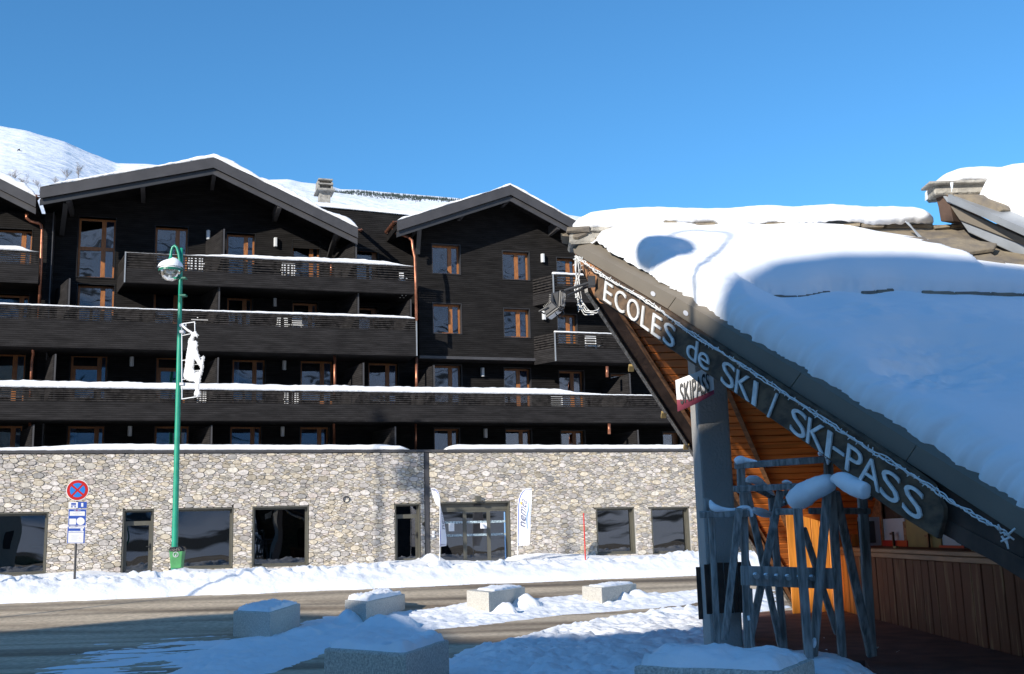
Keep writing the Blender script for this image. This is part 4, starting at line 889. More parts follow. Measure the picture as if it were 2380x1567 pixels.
# ridge: concrete bedding, slabs
def ridge_box(x0, x1, y0, y1, nm, m_, dep=.5, off=0.0, bev=.02):
    ya = RG0[1] - .18 - off; a0, a1 = at_depth(x0, (y0 + y1) / 2, ya), at_depth(x1, (y0 + y1) / 2, ya); z1 = at_depth((x0 + x1) / 2, y0, ya)[2]; z0 = at_depth((x0 + x1) / 2, y1, ya)[2]
    return MB().boxv((a0[0], ya + a0[0] * .03 - .03, z0), (a1[0] - a0[0], (a1[0] - a0[0]) * .03, 0), (0, dep, 0), (0, 0, z1 - z0)).build(nm, m_, KR, bevel=bev)
def rough_box(x0, x1, y0, y1, nm, m_, dep, off, sd, amp=.02):
    o = ridge_box(x0, x1, y0, y1, nm, m_, dep, off, .015); rg = random.Random(sd)
    for v in o.data.vertices: v.co += Vector([rg.uniform(-amp, amp) for _ in range(3)])
    return o
rough_box(1324, 1420, 541, 563, 'ridge_mortar', M['concrete'], .5, .02, 1, .02); rough_box(1336, 1432, 534, 545, 'ridge_mortar', M['concrete'], .5, .0, 2)
MB().box(0, .01, 0, .01, 0, .01)
rough_box(1316, 1372, 527, 539, 'ridge_slab', M['slab'], .62, .06, 3, .012); rough_box(1374, 1432, 526, 537, 'ridge_slab', M['concrete'], .6, .04, 4, .012); rough_box(1306, 1324, 540, 550, 'ridge_slab', M['slab'], .4, .0, 5, .02)
rng = random.Random(8)
xx = 1432
while xx < 2250:
    wd = rng.uniform(26, 62); rough_box(xx, min(xx + wd - 1, 2252), 515 + rng.uniform(-3, 2), 522 + rng.uniform(-1, 2), 'ridge_slab', M['slab'] if rng.random() < .7 else M['concrete'], .6, rng.uniform(0, .12), int(xx), .012); xx += wd
ridge_box(1425, 1890, 521, 532, 'ridge_mortar', M['concrete'], .5, -.05); ridge_box(1885, 2262, 524, 556, 'ridge_mortar', M['concrete'], .5, -.02)
for x in (2158, 2174, 2192, 2206): rough_box(x, x + rng.uniform(12, 16), 541 + rng.uniform(-2, 2), 552, 'ridge_stone', M['slab'], .2, .06, x, .015)
MB().prism([at_depth(1330, 553, 15.6), at_depth(1362, 548, 15.6), at_depth(1366, 552, 15.6), at_depth(1342, 563, 15.6), at_depth(1330, 563, 15.6)], (0, -.2, 0)).build('corner_stone', M['slab'], KR, bevel=.02)
# uncovered schist slabs on the slope at the right
def slab_on_roof(pxs, h, sd):
    P = [rp(x, y, h) for x, y in pxs]; rg = random.Random(sd); P = [p + RN * rg.uniform(-.01, .01) for p in P]
    MB().prism(P, -RN * .06).build('roof_slab', M['slab'], KR, bevel=.012)
slab_on_roof([(2140, 556), (2215, 552), (2318, 566), (2312, 576), (2240, 586), (2150, 592)], .22, 1); slab_on_roof([(2060, 549), (2150, 552), (2172, 566), (2160, 592), (2100, 590)], .17, 2)
slab_on_roof([(2215, 590), (2290, 580), (2330, 604), (2350, 622), (2240, 622)], .14, 3); slab_on_roof([(2292, 576), (2400, 592), (2440, 640), (2352, 628), (2318, 600)], .10, 4); slab_on_roof([(2400, 580), (2520, 600), (2560, 650), (2440, 645)], .08, 5)
# snow on the front slope
tc_x = [1560, 1700, 1730, 1790, 1850, 1900, 1935, 1985, 2030, 2060, 2110, 2170, 2240, 2380, 2700]; tc_y = [652, 668, 677, 682, 684, 680, 667, 676, 677, 664, 672, 676, 677, 680, 690]
cs_ = [st(rp(x, y + 28)) for x, y in zip(tc_x, tc_y)]; CS, CT = [a for a, b in cs_], [b for a, b in cs_]
tt = [st(rp(x, y)) for x, y in [(1381, 566), (1396, 546), (1428, 530), (1470, 528), (1510, 520), (1570, 520), (1615, 530), (1650, 528), (1690, 520), (1755, 528), (1800, 525), (1880, 523), (1960, 530), (2030, 545), (2100, 556), (2142, 562), (2160, 585), (2190, 600), (2260, 610), (2330, 620), (2400, 628), (2700, 645)]]
TS, TTt = [a for a, b in tt], [b for a, b in tt]
lumpC = [st(rp(x, y)) + (r, h) for x, y, r, h in [(2140, 905, .55, -.14), (2230, 900, .6, -.12), (2090, 935, .3, -.08), (1640, 640, .5, -.06), (2270, 830, .7, .05), (2000, 800, .8, .05)]]
sv = []; ns, nt2 = 300, 330
ss_ = np.linspace(0, 1, ns) ** 1.25; tts = np.linspace(-.12, Tmax - .1, nt2)
Pg = np.zeros((nt2, ns, 3)); keep = np.ones((nt2, ns), bool)
for j, t in enumerate(tts):
    v0 = verge(t) + .02 + .06 * float(fbm(t * 3, 1, 3)) + .06 * float(fbm(t * 11, 4, 4, .65)); s = v0 + (SMAX - v0) * ss_
    ed = np.clip((s - v0) / .34, 0, 1); prof = np.sqrt(np.clip(1 - (1 - ed) ** 2, 0, 1))
    tc = sum(np.interp(s + o_, CS, CT) for o_ in (-.2, -.1, 0, .1, .2)) / 5 + .035 * fbm(s * 1.3, 3 + 0 * s, 2); d = t - tc; step = np.clip((s - CS[1]) / .5, 0, 1) * (s > CS[1])
    hup = .33 + .04 * np.exp(-((d + .6) / .4) ** 2)
    lip = np.where(d < 0, np.sqrt(np.clip(1 - np.clip((d + .34) / .32, 0, 1) ** 2.2, 0, 1)), 0)
    low = .07 + .27 * np.clip((d - .02) / 1.3, 0, 1) ** .8 + .02 * fbm(s * 2, t * 2, 2)
    hstep = np.where(d < -.02, .13 + (hup - .13) * lip, low); hflat = .34 + 0 * s
    h = hflat * (1 - step) + hstep * step + .045 * fbm(s * .6, t * .8, 3) + .006 * fbm(s * 6, t * 6, 3)
    for (ls, lt, r, hh) in lumpC: q = ((s - ls) ** 2 + (t - lt) ** 2) / r ** 2; h = h + hh * np.exp(-q) * (1 + .6 * fbm(s * 5, t * 8, 3))
    top = np.interp(s, TS, TTt); te = np.clip((t - top - .03) / 1.5, -1, 1); tp = np.where(te > 0, (1 - (1 - te) ** 1.3) * .86 + .14 * np.clip(te * 22, 0, 1), te * 2)
    hh = h * np.minimum(prof, tp) - .02 + .02 * (1 - ed) * fbm(s * 20, t * 20, 2)
    keep[j] = te > -.15
    Pg[j] = RG0 + RD * s[:, None] + DS * t + RN * (hh + .05)[:, None]
V = Pg.reshape(-1, 3); idx = np.arange(nt2 * ns).reshape(nt2, ns); Q = np.stack([idx[:-1, :-1], idx[1:, :-1], idx[1:, 1:], idx[:-1, 1:]], -1).reshape(-1, 4); kk = keep.reshape(-1); Q = Q[kk[Q].all(1)]
b = MB(); b.v = [tuple(p) for p in V]; b.f = [tuple(q) for q in Q.tolist()]
b.build('roof_snow', M['snow_smooth'], KR, smooth=True)
# stone slab edges showing along the crack between the two snow layers
for i, (xa, xb) in enumerate([(1735, 1790), (1791, 1850), (1851, 1925), (2000, 2035), (2036, 2072), (2140, 2215), (2216, 2300), (2301, 2372), (2373, 2460)]):
    xm_ = (xa + xb) / 2; ym_ = float(np.interp(xm_, tc_x, tc_y)) + 28; (sa, ta), (sb, tb) = st(rp(xa, float(np.interp(xa, tc_x, tc_y)) + 28)), st(rp(xb, float(np.interp(xb, tc_x, tc_y)) + 28))
    MB().prism([rpt(sa, ta - .12, .05), rpt(sb, tb - .12, .05), rpt(sb, tb + .05, .05), rpt(sa, ta + .05, .05)], RN * .095).build('roof_slab', M['slab'], KR, bevel=.01)

# snow roll on the ridge
def snow_roll(px, nm='ridge_snow', parent=None, ya=15.8, back=.5, sd=0, n=110):
    xs_ = np.linspace(px[0][0], px[-1][0], n); yt = np.interp(xs_, [p[0] for p in px], [p[1] for p in px]); yb = np.interp(xs_, [p[0] for p in px], [p[2] for p in px]); vs = []
    k = [(-.30, .0), (-.42, .12), (-.46, .35), (-.40, .62), (-.28, .84), (-.05, .98), (.2, 1.0), (.6, .8), (.8, .2)]
    for i, x in enumerate(xs_):
        pt, pb = at_depth(x, yt[i], ya), at_depth(x, yb[i], ya - .42); h = max(pt[2] - pb[2], .03); e = min(1, min(i, n - 1 - i) / 5 + .12)
        for (dy, f) in k: vs.append((pt[0] + .015 * float(fbm(x * .05, dy * 9 + sd, 2)), ya + dy * (.25 + .75 * e) * 1.0 + .02 * float(fbm(x * .09, f * 5, 2)), pb[2] + h * f * 1.0 - (.0 if f > .3 else .02 * float(fbm(x * .2, sd, 2)))))
    c = len(k); MB().add(vs, [(i * c + j, (i + 1) * c + j, (i + 1) * c + j + 1, i * c + j + 1) for i in range(n - 1) for j in range(c - 1)] + [tuple(range(c)), tuple((n - 1) * c + j for j in range(c))[::-1]]).build(nm, M['snow_smooth'], parent or KR, smooth=True)
snow_roll([(1332, 521, 528), (1345, 508, 530), (1370, 498, 532), (1410, 491, 531), (1460, 486, 528), (1520, 485, 522), (1580, 489, 514), (1640, 491, 513), (1690, 488, 520), (1750, 482, 517), (1790, 482, 513), (1830, 485, 520), (1880, 482, 516), (1920, 480, 508), (1970, 483, 512), (2010, 485, 520), (2060, 484, 517), (2110, 488, 514), (2145, 495, 512), (2160, 503, 508)])
# steel stay on the ridge with snow clump
MB().tube([at_depth(2104, 514, 15.3), at_depth(2180, 591, 15.0)], .012, 6).tube([at_depth(2110, 517, 15.28), at_depth(2168, 592, 15.0)], .012, 6).build('roof_stay', M['zinc'], KR)
# ---- raised second roof, upper right
A2 = at_depth(2172, 440, 15.6)
g2p = lambda x, y, off=0.0: on_plane(x, y, A2 + GN * off, GN)
def strip2(pxs, nm, m_, off, th, bev=.01): return MB().prism([g2p(x, y, off) for x, y in pxs], -GN * th).build(nm, m_, KR, bevel=bev)
strip2([(2192, 470), (2205, 468), (2700, 720), (2700, 860), (2240, 560), (2215, 520)], 'upper_gable', M['raw_wood'], -.5, .1)
strip2([(2203, 473), (2380, 553), (2700, 700), (2700, 725), (2380, 570), (2230, 512)], 'barge_board', M['fascia'], -.02, .06)
strip2([(2230, 512), (2380, 570), (2700, 740), (2700, 860), (2380, 600), (2250, 540)], 'grey_flashing', M['zinc'], -.06, .05)
strip2([(2190, 456), (2196, 455), (2380, 530), (2700, 665), (2700, 690), (2380, 545), (2200, 470)], 'metal_edge', M['zinc'], .04, .08)
strip2([(2168, 440), (2200, 445), (2206, 470), (2215, 515), (2186, 515), (2180, 480)], 'rough_pillar', M['dark_wood'], .0, .25)
for i, (pxs, o) in enumerate([([(2196, 452), (2270, 452), (2325, 478), (2330, 488), (2318, 494)], .06), ([(2270, 478), (2322, 492), (2400, 524), (2440, 545), (2400, 548)], .03), ([(2380, 524), (2500, 570), (2560, 610), (2500, 610)], .0)]):
    P = [g2p(x, y, o) for x, y in pxs]; MB().prism([p for p in P], RD * .9 + np.array([0, .3, .0])).build('roof_slab', M['slab'], KR, bevel=.01)
def box2(x0, x1, y0, y1, nm, m_, dep, ya, bev=.02):
    a0, a1 = at_depth(x0, (y0 + y1) / 2, ya), at_depth(x1, (y0 + y1) / 2, ya); z1 = at_depth(x0, y0, ya)[2]; z0 = at_depth(x0, y1, ya)[2]
    return MB().box(a0[0], a1[0], ya, ya + dep, z0, z1).build(nm, m_, KR, bevel=bev)
box2(2172, 2420, 428, 452, 'ridge_mortar', M['concrete'], .3, 15.4); box2(2160, 2310, 421, 427, 'ridge_slab', M['concrete'], .35, 15.3, .01)
# upper roof deck + snow
U0 = at_depth(2172, 440, 15.5)
nrow = 60; vs = []
edge = [(2295, 428), (2300, 440), (2278, 452), (2272, 462), (2290, 476), (2330, 484), (2362, 496), (2384, 506), (2430, 530), (2560, 590)]
for i in range(nrow):
    f = i / (nrow - 1); q = f * (len(edge) - 1); k = min(int(q), len(edge) - 2); e = np.array(edge[k]) * (1 - (q - k)) + np.array(edge[k + 1]) * (q - k)
    P = on_plane(e[0], e[1], U0, RN)
    for j in range(24):
        g = j / 23; hh = .30 * math.sqrt(max(0, 1 - (1 - min(1, g * 7)) ** 2)) * (1 + .2 * float(fbm(f * 6, g * 6, 3))); vs.append(P + RD * (g ** 1.5 * 7) + RN * hh)
MB().add(vs, [(i * 24 + j, (i + 1) * 24 + j, (i + 1) * 24 + j + 1, i * 24 + j + 1) for i in range(nrow - 1) for j in range(23)]).build('roof_snow', M['snow_smooth'], KR, smooth=True)
snow_roll([(2162, 434, 438), (2172, 424, 431), (2185, 412, 426), (2200, 403, 424), (2220, 397, 422), (2260, 394, 422), (2310, 395, 424), (2380, 392, 430), (2700, 394, 440)], ya=15.75, sd=4, n=60)
MB().prism([on_plane(2204, 452, U0, RN), on_plane(2700, 452, U0, RN), on_plane(2700, 672, U0, RN), on_plane(2380, 530, U0, RN)], -RN * .1).build('upper_roof', M['zinc'], KR)
# icicles
ic = MB()
for x, y0, y1, Y in [(1337, 551, 559, 15.5), (2211, 425, 447, 15.2), (2213, 424, 440, 15.2)]:
    a, b = at_depth(x, y0, Y), at_depth(x + 1, y1, Y); ic.tube([a, b], [.018, .002], 6)
tag(ic.build('icicles', mat('ice', (.75, .8, .85), .1), KR), kind='stuff')

# ---- column
cz0 = 0.0; yc = 15.3
xl, xr = at_depth(1652, 1490, yc)[0], at_depth(1728, 1490, yc)[0]
zt = 5.6
COL = MB().box(xl, xr, yc, yc + .62, cz0, 4.9).build('column', M['render'], KR, bevel=.03)
# ---- orange boarded end wall of the kiosk counter
K0 = at_z(1958, 1420, ZK); K1 = at_z(2367, 1525.6, ZK); KD = unit((K1 - K0) * np.array([1, 1, 0])); KL = np.linalg.norm((K1 - K0)[:2])
KN = np.array([KD[1], -KD[0], 0]); KN = KN if KN[0] < 0 else -KN
xe = at_z(1843, 1427, ZK); wdv = K0 - xe; wl = np.linalg.norm(wdv[:2])
def roofz(P, marg=.12):      # height of the back slope underside above a plan position
    d = BA - P; return P[2] + (bplane_n @ d) / bplane_n[2] - marg
nb5 = 6
for i in range(nb5):
    a = xe + wdv * (i / nb5) + np.array([0, 0, 0]); b = xe + wdv * ((i + 1) / nb5 - .012); za, zb = min(roofz(a) - .02, 3.2), min(roofz(b) - .02, 3.2)
    MB().prism([a, b, (b[0], b[1], zb), (a[0], a[1], za)], (0, .03 + .012 * (i % 2), 0)).build('end_wall_board', M['kiosk_wood'], KR, bevel=.006)
# further lit wall behind the counter end
for i in range(5):
    a = K0 + np.array([.05 + .3 * i, .25, 0]); b = a + np.array([.285, 0, 0]); za = min(roofz(a), 3.2)
    MB().prism([a + ZD * 1.0, b + ZD * 1.0, (b[0], b[1], za), (a[0], a[1], za)], (0, .03, 0)).build('end_wall_board', M['kiosk_wood'], KR, bevel=.005)
# ---- counter
zl = 1.22
pl = at_depth(2023, 1267, 0); 
def kpt(s, off=0.0, z=0.0): return np.array([K0[0], K0[1], 0]) + KD * s + KN * off + ZD * z
d_ = ray(2150, 1300)
def on_counter(x, y, off=0.0): return on_plane(x, y, kpt(0, off), KN)
ztop = np.mean([on_counter(x, y)[2] for x, y in [(2023, 1268), (2150, 1284)]]); zbot = np.mean([on_counter(x, y)[2] for x, y in [(2035, 1289), (2170, 1304), (2304, 1319)]])
CTR = empty('counter', kpt(0, 0, ZK), 'long counter of worn brown vertical boards with an orange ledge under the roof', 'counter')
s = 0.0; rg = random.Random(4); KEND = KL + 1.2
while s < KEND:
    wdt = rg.choice([.26, .29, .33, .3, .36]); MB().boxv(kpt(s + .012, rg.uniform(0, .012), ZK), KD * (min(wdt, KEND - s) - .024), -KN * .03, ZD * (zbot - ZK)).build('counter_board', M['brown_wood'] if s > 1.0 else M['kiosk_wood'], CTR, bevel=.008); s += wdt
MB().boxv(kpt(0, -.035, ZK), KD * KEND, -KN * .05, ZD * (zbot - ZK)).build('counter_back', M['dark_wood'], CTR)
MB().boxv(kpt(-.1, .05, zbot), KD * (KEND + .1), -KN * .09, ZD * (ztop - zbot) * .52).build('ledge_board', M['ledge_wood'], CTR, bevel=.008)
MB().boxv(kpt(-.1, .075, zbot + (ztop - zbot) * .53), KD * (KEND + .1), -KN * .12, ZD * (ztop - zbot) * .47).build('ledge_board', M['ledge_wood'], CTR, bevel=.012)
MB().boxv(kpt(-.1, .04, ztop - .03), KD * (KEND + .1), -KN * .75, ZD * .028).build('counter_top', M['brown_wood'], CTR)
# ---- partition behind the counter with windows
PW = empty('ticket_partition', kpt(0, -.7, ztop), 'dark partition with pale and plywood window panels and red sills behind the counter', 'partition')
OFF = -.72
def pbox(x0, y0, x1, y1, nm, m_, off=OFF, th=.03):
    a, b, c = on_counter(x0, (y0 + y1) / 2, off), on_counter(x1, (y0 + y1) / 2, off), None
    zt_ = on_counter((x0 + x1) / 2, y0, off)[2]; zb_ = on_counter((x0 + x1) / 2, y1, off)[2]
    return MB().prism([(a[0], a[1], zb_), (b[0], b[1], zb_), (b[0], b[1], zt_), (a[0], a[1], zt_)], KN * th).build(nm, m_, PW, bevel=.004)
MB().boxv(kpt(-.2, OFF - .02, ztop - .2), KD * (KEND + .4), -KN * .05, ZD * 1.5).build('partition_wall', M['dark_wood'], PW)
pbox(2000, 1120, 2052, 1268, 'brown_board', M['raw_wood'], OFF + .02)
pbox(2058, 1205, 2108, 1262, 'window_blind', M['palegrey']); pbox(2104, 1212, 2110, 1264, 'window_frame', M['raw_wood'], OFF + .03)
pbox(2055, 1256, 2112, 1270, 'red_sill', M['red'], OFF + .06); pbox(2110, 1180, 2188, 1280, 'plywood_panel', M['ply'], OFF + .04); pbox(2188, 1268, 2245, 1282, 'red_sill', M['red'], OFF + .06)
pbox(2188, 1200, 2240, 1270, 'window_blind', M['palegrey'], OFF + .01); pbox(2238, 1235, 2252, 1285, 'window_frame', M['dark_wood'], OFF + .05); pbox(2260, 1262, 2264, 1290, 'window_frame', M['ply'], OFF + .05)
for x, y0, y1 in [(2079, 1236, 1270), (2238 - 76, 1240, 1280)]:
    q = on_counter(x, y1, OFF + .1); q2 = on_counter(x, y0, OFF + .1); MB().boxv((q[0], q[1], q[2]), KD * .05, KN * .03, (0, 0, q2[2] - q[2])).boxv((q[0], q[1], q2[2] - .05), -KD * .12, KN * .03, (0, 0, .03)).build('window_catch', M['black'], PW)
scr = empty('monitor', on_counter(1999, 1262, -.3), 'small pale monitor standing at the far end of the counter', 'screen')
a = on_counter(1994, 1240, -.25); MB().boxv((a[0], a[1], a[2] - .22), np.array([.03, 0, 0]), KN * -.38, ZD * .5).build('screen_case', M['palegrey'], scr, bevel=.01)
MB().boxv((a[0] - .005, a[1] - .03, a[2] - .17), np.array([0.004, 0, 0]), KN * -.30, ZD * .38).build('screen_panel', M['trim'], scr)
for i, (x, y) in enumerate([(2083, 1272), (2267, 1291)]):
    q = on_counter(x, y, -.1); o = MB().boxv((q[0], q[1], ztop), KD * .13, KN * .05, ZD * .035).build('soap_block', M['ply'], loc=(q[0], q[1], ztop), bevel=.006)
    tag(o, ['small pale block lying on the counter beside the plywood panel', 'small pale block lying at the near end of the counter'][i], 'block')
# front slope underside beam etc. floor
fl_ = [at_z(x, y, ZK)[:2] for x, y in [(1735, 1425), (1845, 1418), (2000, 1405), (2700, 1500), (2900, 2100), (2060, 2100), (2035, 1570), (2010, 1535), (1735, 1535)]]
o = MB().prism([(p[0], p[1], ZK - .1) for p in fl_], (0, 0, .1)).build('kiosk_floor', M['floor_red']); tag(o, kind='structure')
rg = random.Random(3)
for i, (x, y) in enumerate([(2038, 1533 - 20), (1995, 1545 - 15), (2085, 1475), (1982, 1508)]):
    pass
lit = MB(); 
for x, y, s_ in [(2039, 1508, .035), (1962, 1507, .028), (1920, 1512, .02), (2150, 1466, .02), (1915, 1484, .018), (2088, 1517, .03)]:
    p = at_z(x, y, ZK + .01); lit.add([p + np.array([rg.uniform(-1, 1), rg.uniform(-1, 1), rg.uniform(0, 1)]) * s_ for _ in range(5)], [(0, 1, 2), (2, 3, 4), (0, 2, 4), (1, 3, 4)])
tag(lit.build('paper_litter', M['plate']), 'crumpled scraps of paper scattered on the red brown floor', 'litter', kind='stuff')

# ---- sign board with raised letters
SB = empty('ski_school_sign', gp(1780, 900, .15), 'weathered wooden board reading ECOLES de SKI / SKI-PASS along the slanting roof edge', 'sign')
bo = .13
MB().prism([gp(x, y, bo) for x, y in [(1388, 633), (1557, 735), (1695, 823), (1816, 903), (1990, 1010), (2092, 1078), (2168, 1133), (2193, 1180), (2192, 1206), (2179, 1253), (2092, 1199), (2019, 1149), (1914, 1059), (1777, 963), (1644, 869), (1552, 808), (1473, 747), (1380, 688)]], -GN * .07).build('board', M['sign_wood'], SB, bevel=.008)
MB().prism([gp(x, y, bo + .001) + GN * .012 for x, y in [(1390, 628), (1557, 729), (1695, 817), (1816, 897), (1990, 1004), (2092, 1072), (2160, 1122), (2168, 1133), (2092, 1081), (1990, 1013), (1816, 906), (1695, 826), (1557, 738), (1388, 636)]], -GN * .10).build('cap_board', M['sign_wood'], SB, bevel=.006)
Bv = unit(gp(2124, 1164) - gp(1416, 680)); Bu = unit(np.cross(GN, Bv)); Bu = Bu if Bu[2] > 0 else -Bu
def letters(spec):
    for ch, x0, x1, hs, dy in spec:
        xm = (x0 + x1) / 2; ym = 680 + (xm - 1416) * .684; c = gp(xm, ym, bo + .012)
        pl_, pr_ = gp(x0, 680 + (x0 - 1416) * .684, bo), gp(x1, 680 + (x1 - 1416) * .684, bo); wv = abs((pr_ - pl_) @ Bv)
        h = hs; wv = WD.get(ch, .6) * .30
        mb = MB(); o0 = c + HV * (dy - .03)
        map_text(mb, ch, lambda a, b: o0 + Bv * (a - .5) * wv + HV * (b - .5) * h, GN * .02, -.004)
        mb.build('letter', M['letter'], SB, recalc=True)
d1 = np.linalg.norm(gp(1412, 703, bo) - gp(1415, 655, bo)); LH = .30; HV = (gp(1419, 656, bo) - gp(1414, 704.5, bo)) * .93
WD = {'E': .21 / .30, 'C': .26 / .30, 'O': .29 / .30, 'L': .20 / .30, 'S': .25 / .30, 'K': .27 / .30, 'I': .07 / .30, '-': .17 / .30, 'P': .22 / .30, 'A': .29 / .30, 'd': .22 / .30, 'e': .22 / .30, '/': .14 / .30}
letters([('E', 1402, 1429, 1, .0), ('C', 1429, 1457, 1.03, 0), ('O', 1459, 1488, 1.03, 0), ('L', 1491, 1514, 1, 0), ('E', 1515, 1541, 1, 0), ('S', 1542, 1573, 1.03, 0), ('d', 1597, 1624, .95, .05), ('e', 1626, 1650, .70, -.1), ('S', 1679, 1710, 1.03, 0), ('K', 1712, 1746, 1, 0), ('I', 1747, 1766, 1, 0), ('/', 1782, 1813, 1.15, 0),
         ('S', 1838, 1878, 1.03, 0), ('K', 1880, 1917, 1, 0), ('I', 1919, 1938, 1, 0), ('-', 1938, 1965, .12, -.02), ('P', 1967, 2007, 1, 0), ('A', 2006, 2044, 1, 0), ('S', 2048, 2095, 1.03, 0), ('S', 2099, 2150, 1.03, 0)])
# stickers on the fascia
for i, (x, y) in enumerate([(1518, 683), (1594, 728)]):
    c = gp(x, y, .068); o = MB().prism([c + Bv * .055 * math.cos(t) + Bu * .03 * math.sin(t) for t in np.linspace(0, 2 * math.pi, 13)[:-1]], GN * .003).build('sticker', M['palegrey'], loc=c); tag(o, ['oval white sticker on the sunlit metal roof edge', 'oval pale green sticker on the shaded metal roof edge'][i], 'sticker')
# string lights
SLt = empty('string_lights', gp(1345, 600, .2), 'tangled white fairy light string drooping from the roof tip and along the sign board', 'lights')
lp_ = [(1338, 596), (1352, 604), (1372, 622), (1400, 640), (1440, 664), (1484, 688), (1530, 718), (1580, 756), (1640, 796), (1700, 834), (1760, 872), (1820, 912), (1890, 958), (1950, 998), (2010, 1038), (2070, 1074), (2120, 1104), (2170, 1136), (2210, 1165), (2250, 1188), (2290, 1212), (2320, 1228), (2340, 1242)]
rg = random.Random(9)
for c in range(3):
    path = []
    for k in range(150):
        f = k / 149 * (len(lp_) - 1); i = min(int(f), len(lp_) - 2); x = lp_[i][0] + (lp_[i + 1][0] - lp_[i][0]) * (f - i); y = lp_[i][1] + (lp_[i + 1][1] - lp_[i][1]) * (f - i)
        path.append(gp(x, y, .215) + Bu * (.012 * math.sin(k * .31 + c * 2.1) + rg.uniform(-.009, .009)) + GN * .02 * math.cos(k * .7 + c * 2.1))
    MB().tube(path, .007, 5).build('cable', M['cord'], SLt, smooth=True)
bl = MB()
for k in range(105):
    f = (k + rg.random() * .6) / 130 * (len(lp_) - 1); i = min(int(f), len(lp_) - 2); x = lp_[i][0] + (lp_[i + 1][0] - lp_[i][0]) * (f - i); y = lp_[i][1] + (lp_[i + 1][1] - lp_[i][1]) * (f - i); p = gp(x, y, .225); d = unit(Bv * rg.uniform(-.6, .6) + Bu * rg.choice([-1, 1]) + GN * rg.uniform(-.3, .5))
    bl.tube([p, p + d * rg.uniform(.022, .045)], [.008, .005], 5)
hang = [[(1338, 596), (1336, 620), (1341, 650), (1336, 680), (1343, 700), (1345, 725)], [(1340, 596), (1338, 640), (1344, 665), (1342, 695), (1350, 712), (1360, 726), (1388, 728), (1392, 716)], [(1342, 598), (1346, 630), (1340, 660), (1346, 690), (1354, 706), (1362, 722), (1378, 724), (1390, 720)], [(1336, 600), (1340, 640), (1335, 672), (1341, 690), (1345, 708), (1358, 732), (1380, 731)], [(1345, 600), (1350, 620), (1345, 648), (1350, 680), (1352, 700), (1365, 718), (1375, 728)]]
for hpts in hang:
    path = []
    for k in range(40):
        f = k / 39 * (len(hpts) - 1); i = min(int(f), len(hpts) - 2); x = hpts[i][0] + (hpts[i + 1][0] - hpts[i][0]) * (f - i); y = hpts[i][1] + (hpts[i + 1][1] - hpts[i][1]) * (f - i); p = gp(x, y, .2 + .03 * math.sin(k * .5)); path.append(p)
        if k < 30 and rg.random() < .35: d = unit(np.array([rg.uniform(-1, 1), -.3, rg.uniform(-1, 1)])); bl.tube([p, p + d * .038], [.008, .005], 5)
    MB().tube(path, .0075, 5).build('cable', M['cord'], SLt, smooth=True)
for x, y in [(2335, 1240), (2342, 1244), (2328, 1246), (2345, 1250), (2338, 1252), (2325, 1236)]: p = gp(x, y, .22); bl.tube([p, p + unit(np.array([rg.uniform(-1, 1), -.2, rg.uniform(-1, .3)])) * .09], [.011, .009], 5)
b_ = bl.build('bulbs', M['cord'], SLt, smooth=True); tag(b_, kind='stuff')
# flood lights
def flood(nm, lab, c, fwd, s=.2):
    r = empty(nm, c, lab, 'floodlight', 'floodlights hanging from the roof tip'); fwd = unit(fwd); sd = unit(np.cross(fwd, ZD)); up = np.cross(sd, fwd)
    MB().add([c + sd * a * s * .75 + up * b * s * .95 + fwd * 0 for a, b in ((-1, -1), (1, -1), (1, 1), (-1, 1))] + [c + sd * a * s * .5 + up * b * s * .7 - fwd * s * 1.1 for a, b in ((-1, -1), (1, -1), (1, 1), (-1, 1))], [(0, 1, 2, 3), (7, 6, 5, 4), (0, 4, 5, 1), (1, 5, 6, 2), (2, 6, 7, 3), (3, 7, 4, 0)]).build('housing', M['trim_dark'], r, bevel=.01)
    MB().boxv(c - sd * s * .82 - up * s * 1.02 + fwd * .005, sd * s * 1.64, up * s * 2.04, fwd * .03).build('rim', M['black'], r, bevel=.006)
    MB().boxv(c - sd * s * .68 - up * s * .85 + fwd * .038, sd * s * 1.36, up * s * 1.7, fwd * .004).build('lens_glass', mat('reflector', (.5, .5, .5), .15, metal=.6), r)
    fn_ = MB()
    for k in range(6): q = c - fwd * s * 1.1 + up * s * (-.6 + .22 * k); fn_.boxv(q - sd * s * .45, sd * s * .9, up * .01, -fwd * .03)
    fn_.build('cooling_fins', M['black'], r)
    MB().tube([c + sd * s * .9 - fwd * .08, c + sd * s * .9 - up * s * 1.3 - fwd * .1, c - sd * s * .9 - up * s * 1.3 - fwd * .1, c - sd * s * .9 - fwd * .08], .012, 6).build('bracket', M['black'], r)
    return r
fc = gp(1374, 660, .2); f1c = at_depth(1303, 697, 15.0); f2c = at_depth(1286, 726, 14.7)
flood('floodlight', 'upper black floodlight at the roof tip facing right', f1c, (.85, -.35, -.1), .115); flood('floodlight', 'lower black floodlight at the roof tip tipped downwards', f2c, (.5, -.2, -.9), .105)
AR = empty('light_bracket', fc, 'dark steel bracket with two tubes holding the floodlights at the roof tip', 'bracket')
MB().tube([gp(1378, 655, .2), at_depth(1311, 676, 15.0)], .02, 8).build('arm', M['trim_dark'], AR); MB().tube([gp(1366, 666, .2), at_depth(1318, 688, 14.9)], .018, 8).build('arm', M['trim_dark'], AR)
p = gp(1377, 654, .2); MB().boxv(p - np.array([.06, .05, .08]), (.1, 0, 0), (0, .1, 0), (0, 0, .15)).build('mounting_box', M['trim_dark'], AR, bevel=.008)
MB().tube([at_depth(1303, 712, 14.95), at_depth(1312, 730, 14.8), at_depth(1300, 738, 14.7), at_depth(1290, 728, 14.7), at_depth(1296, 716, 14.8)], .008, 6).build('lamp_cable', M['black'], AR, smooth=True)
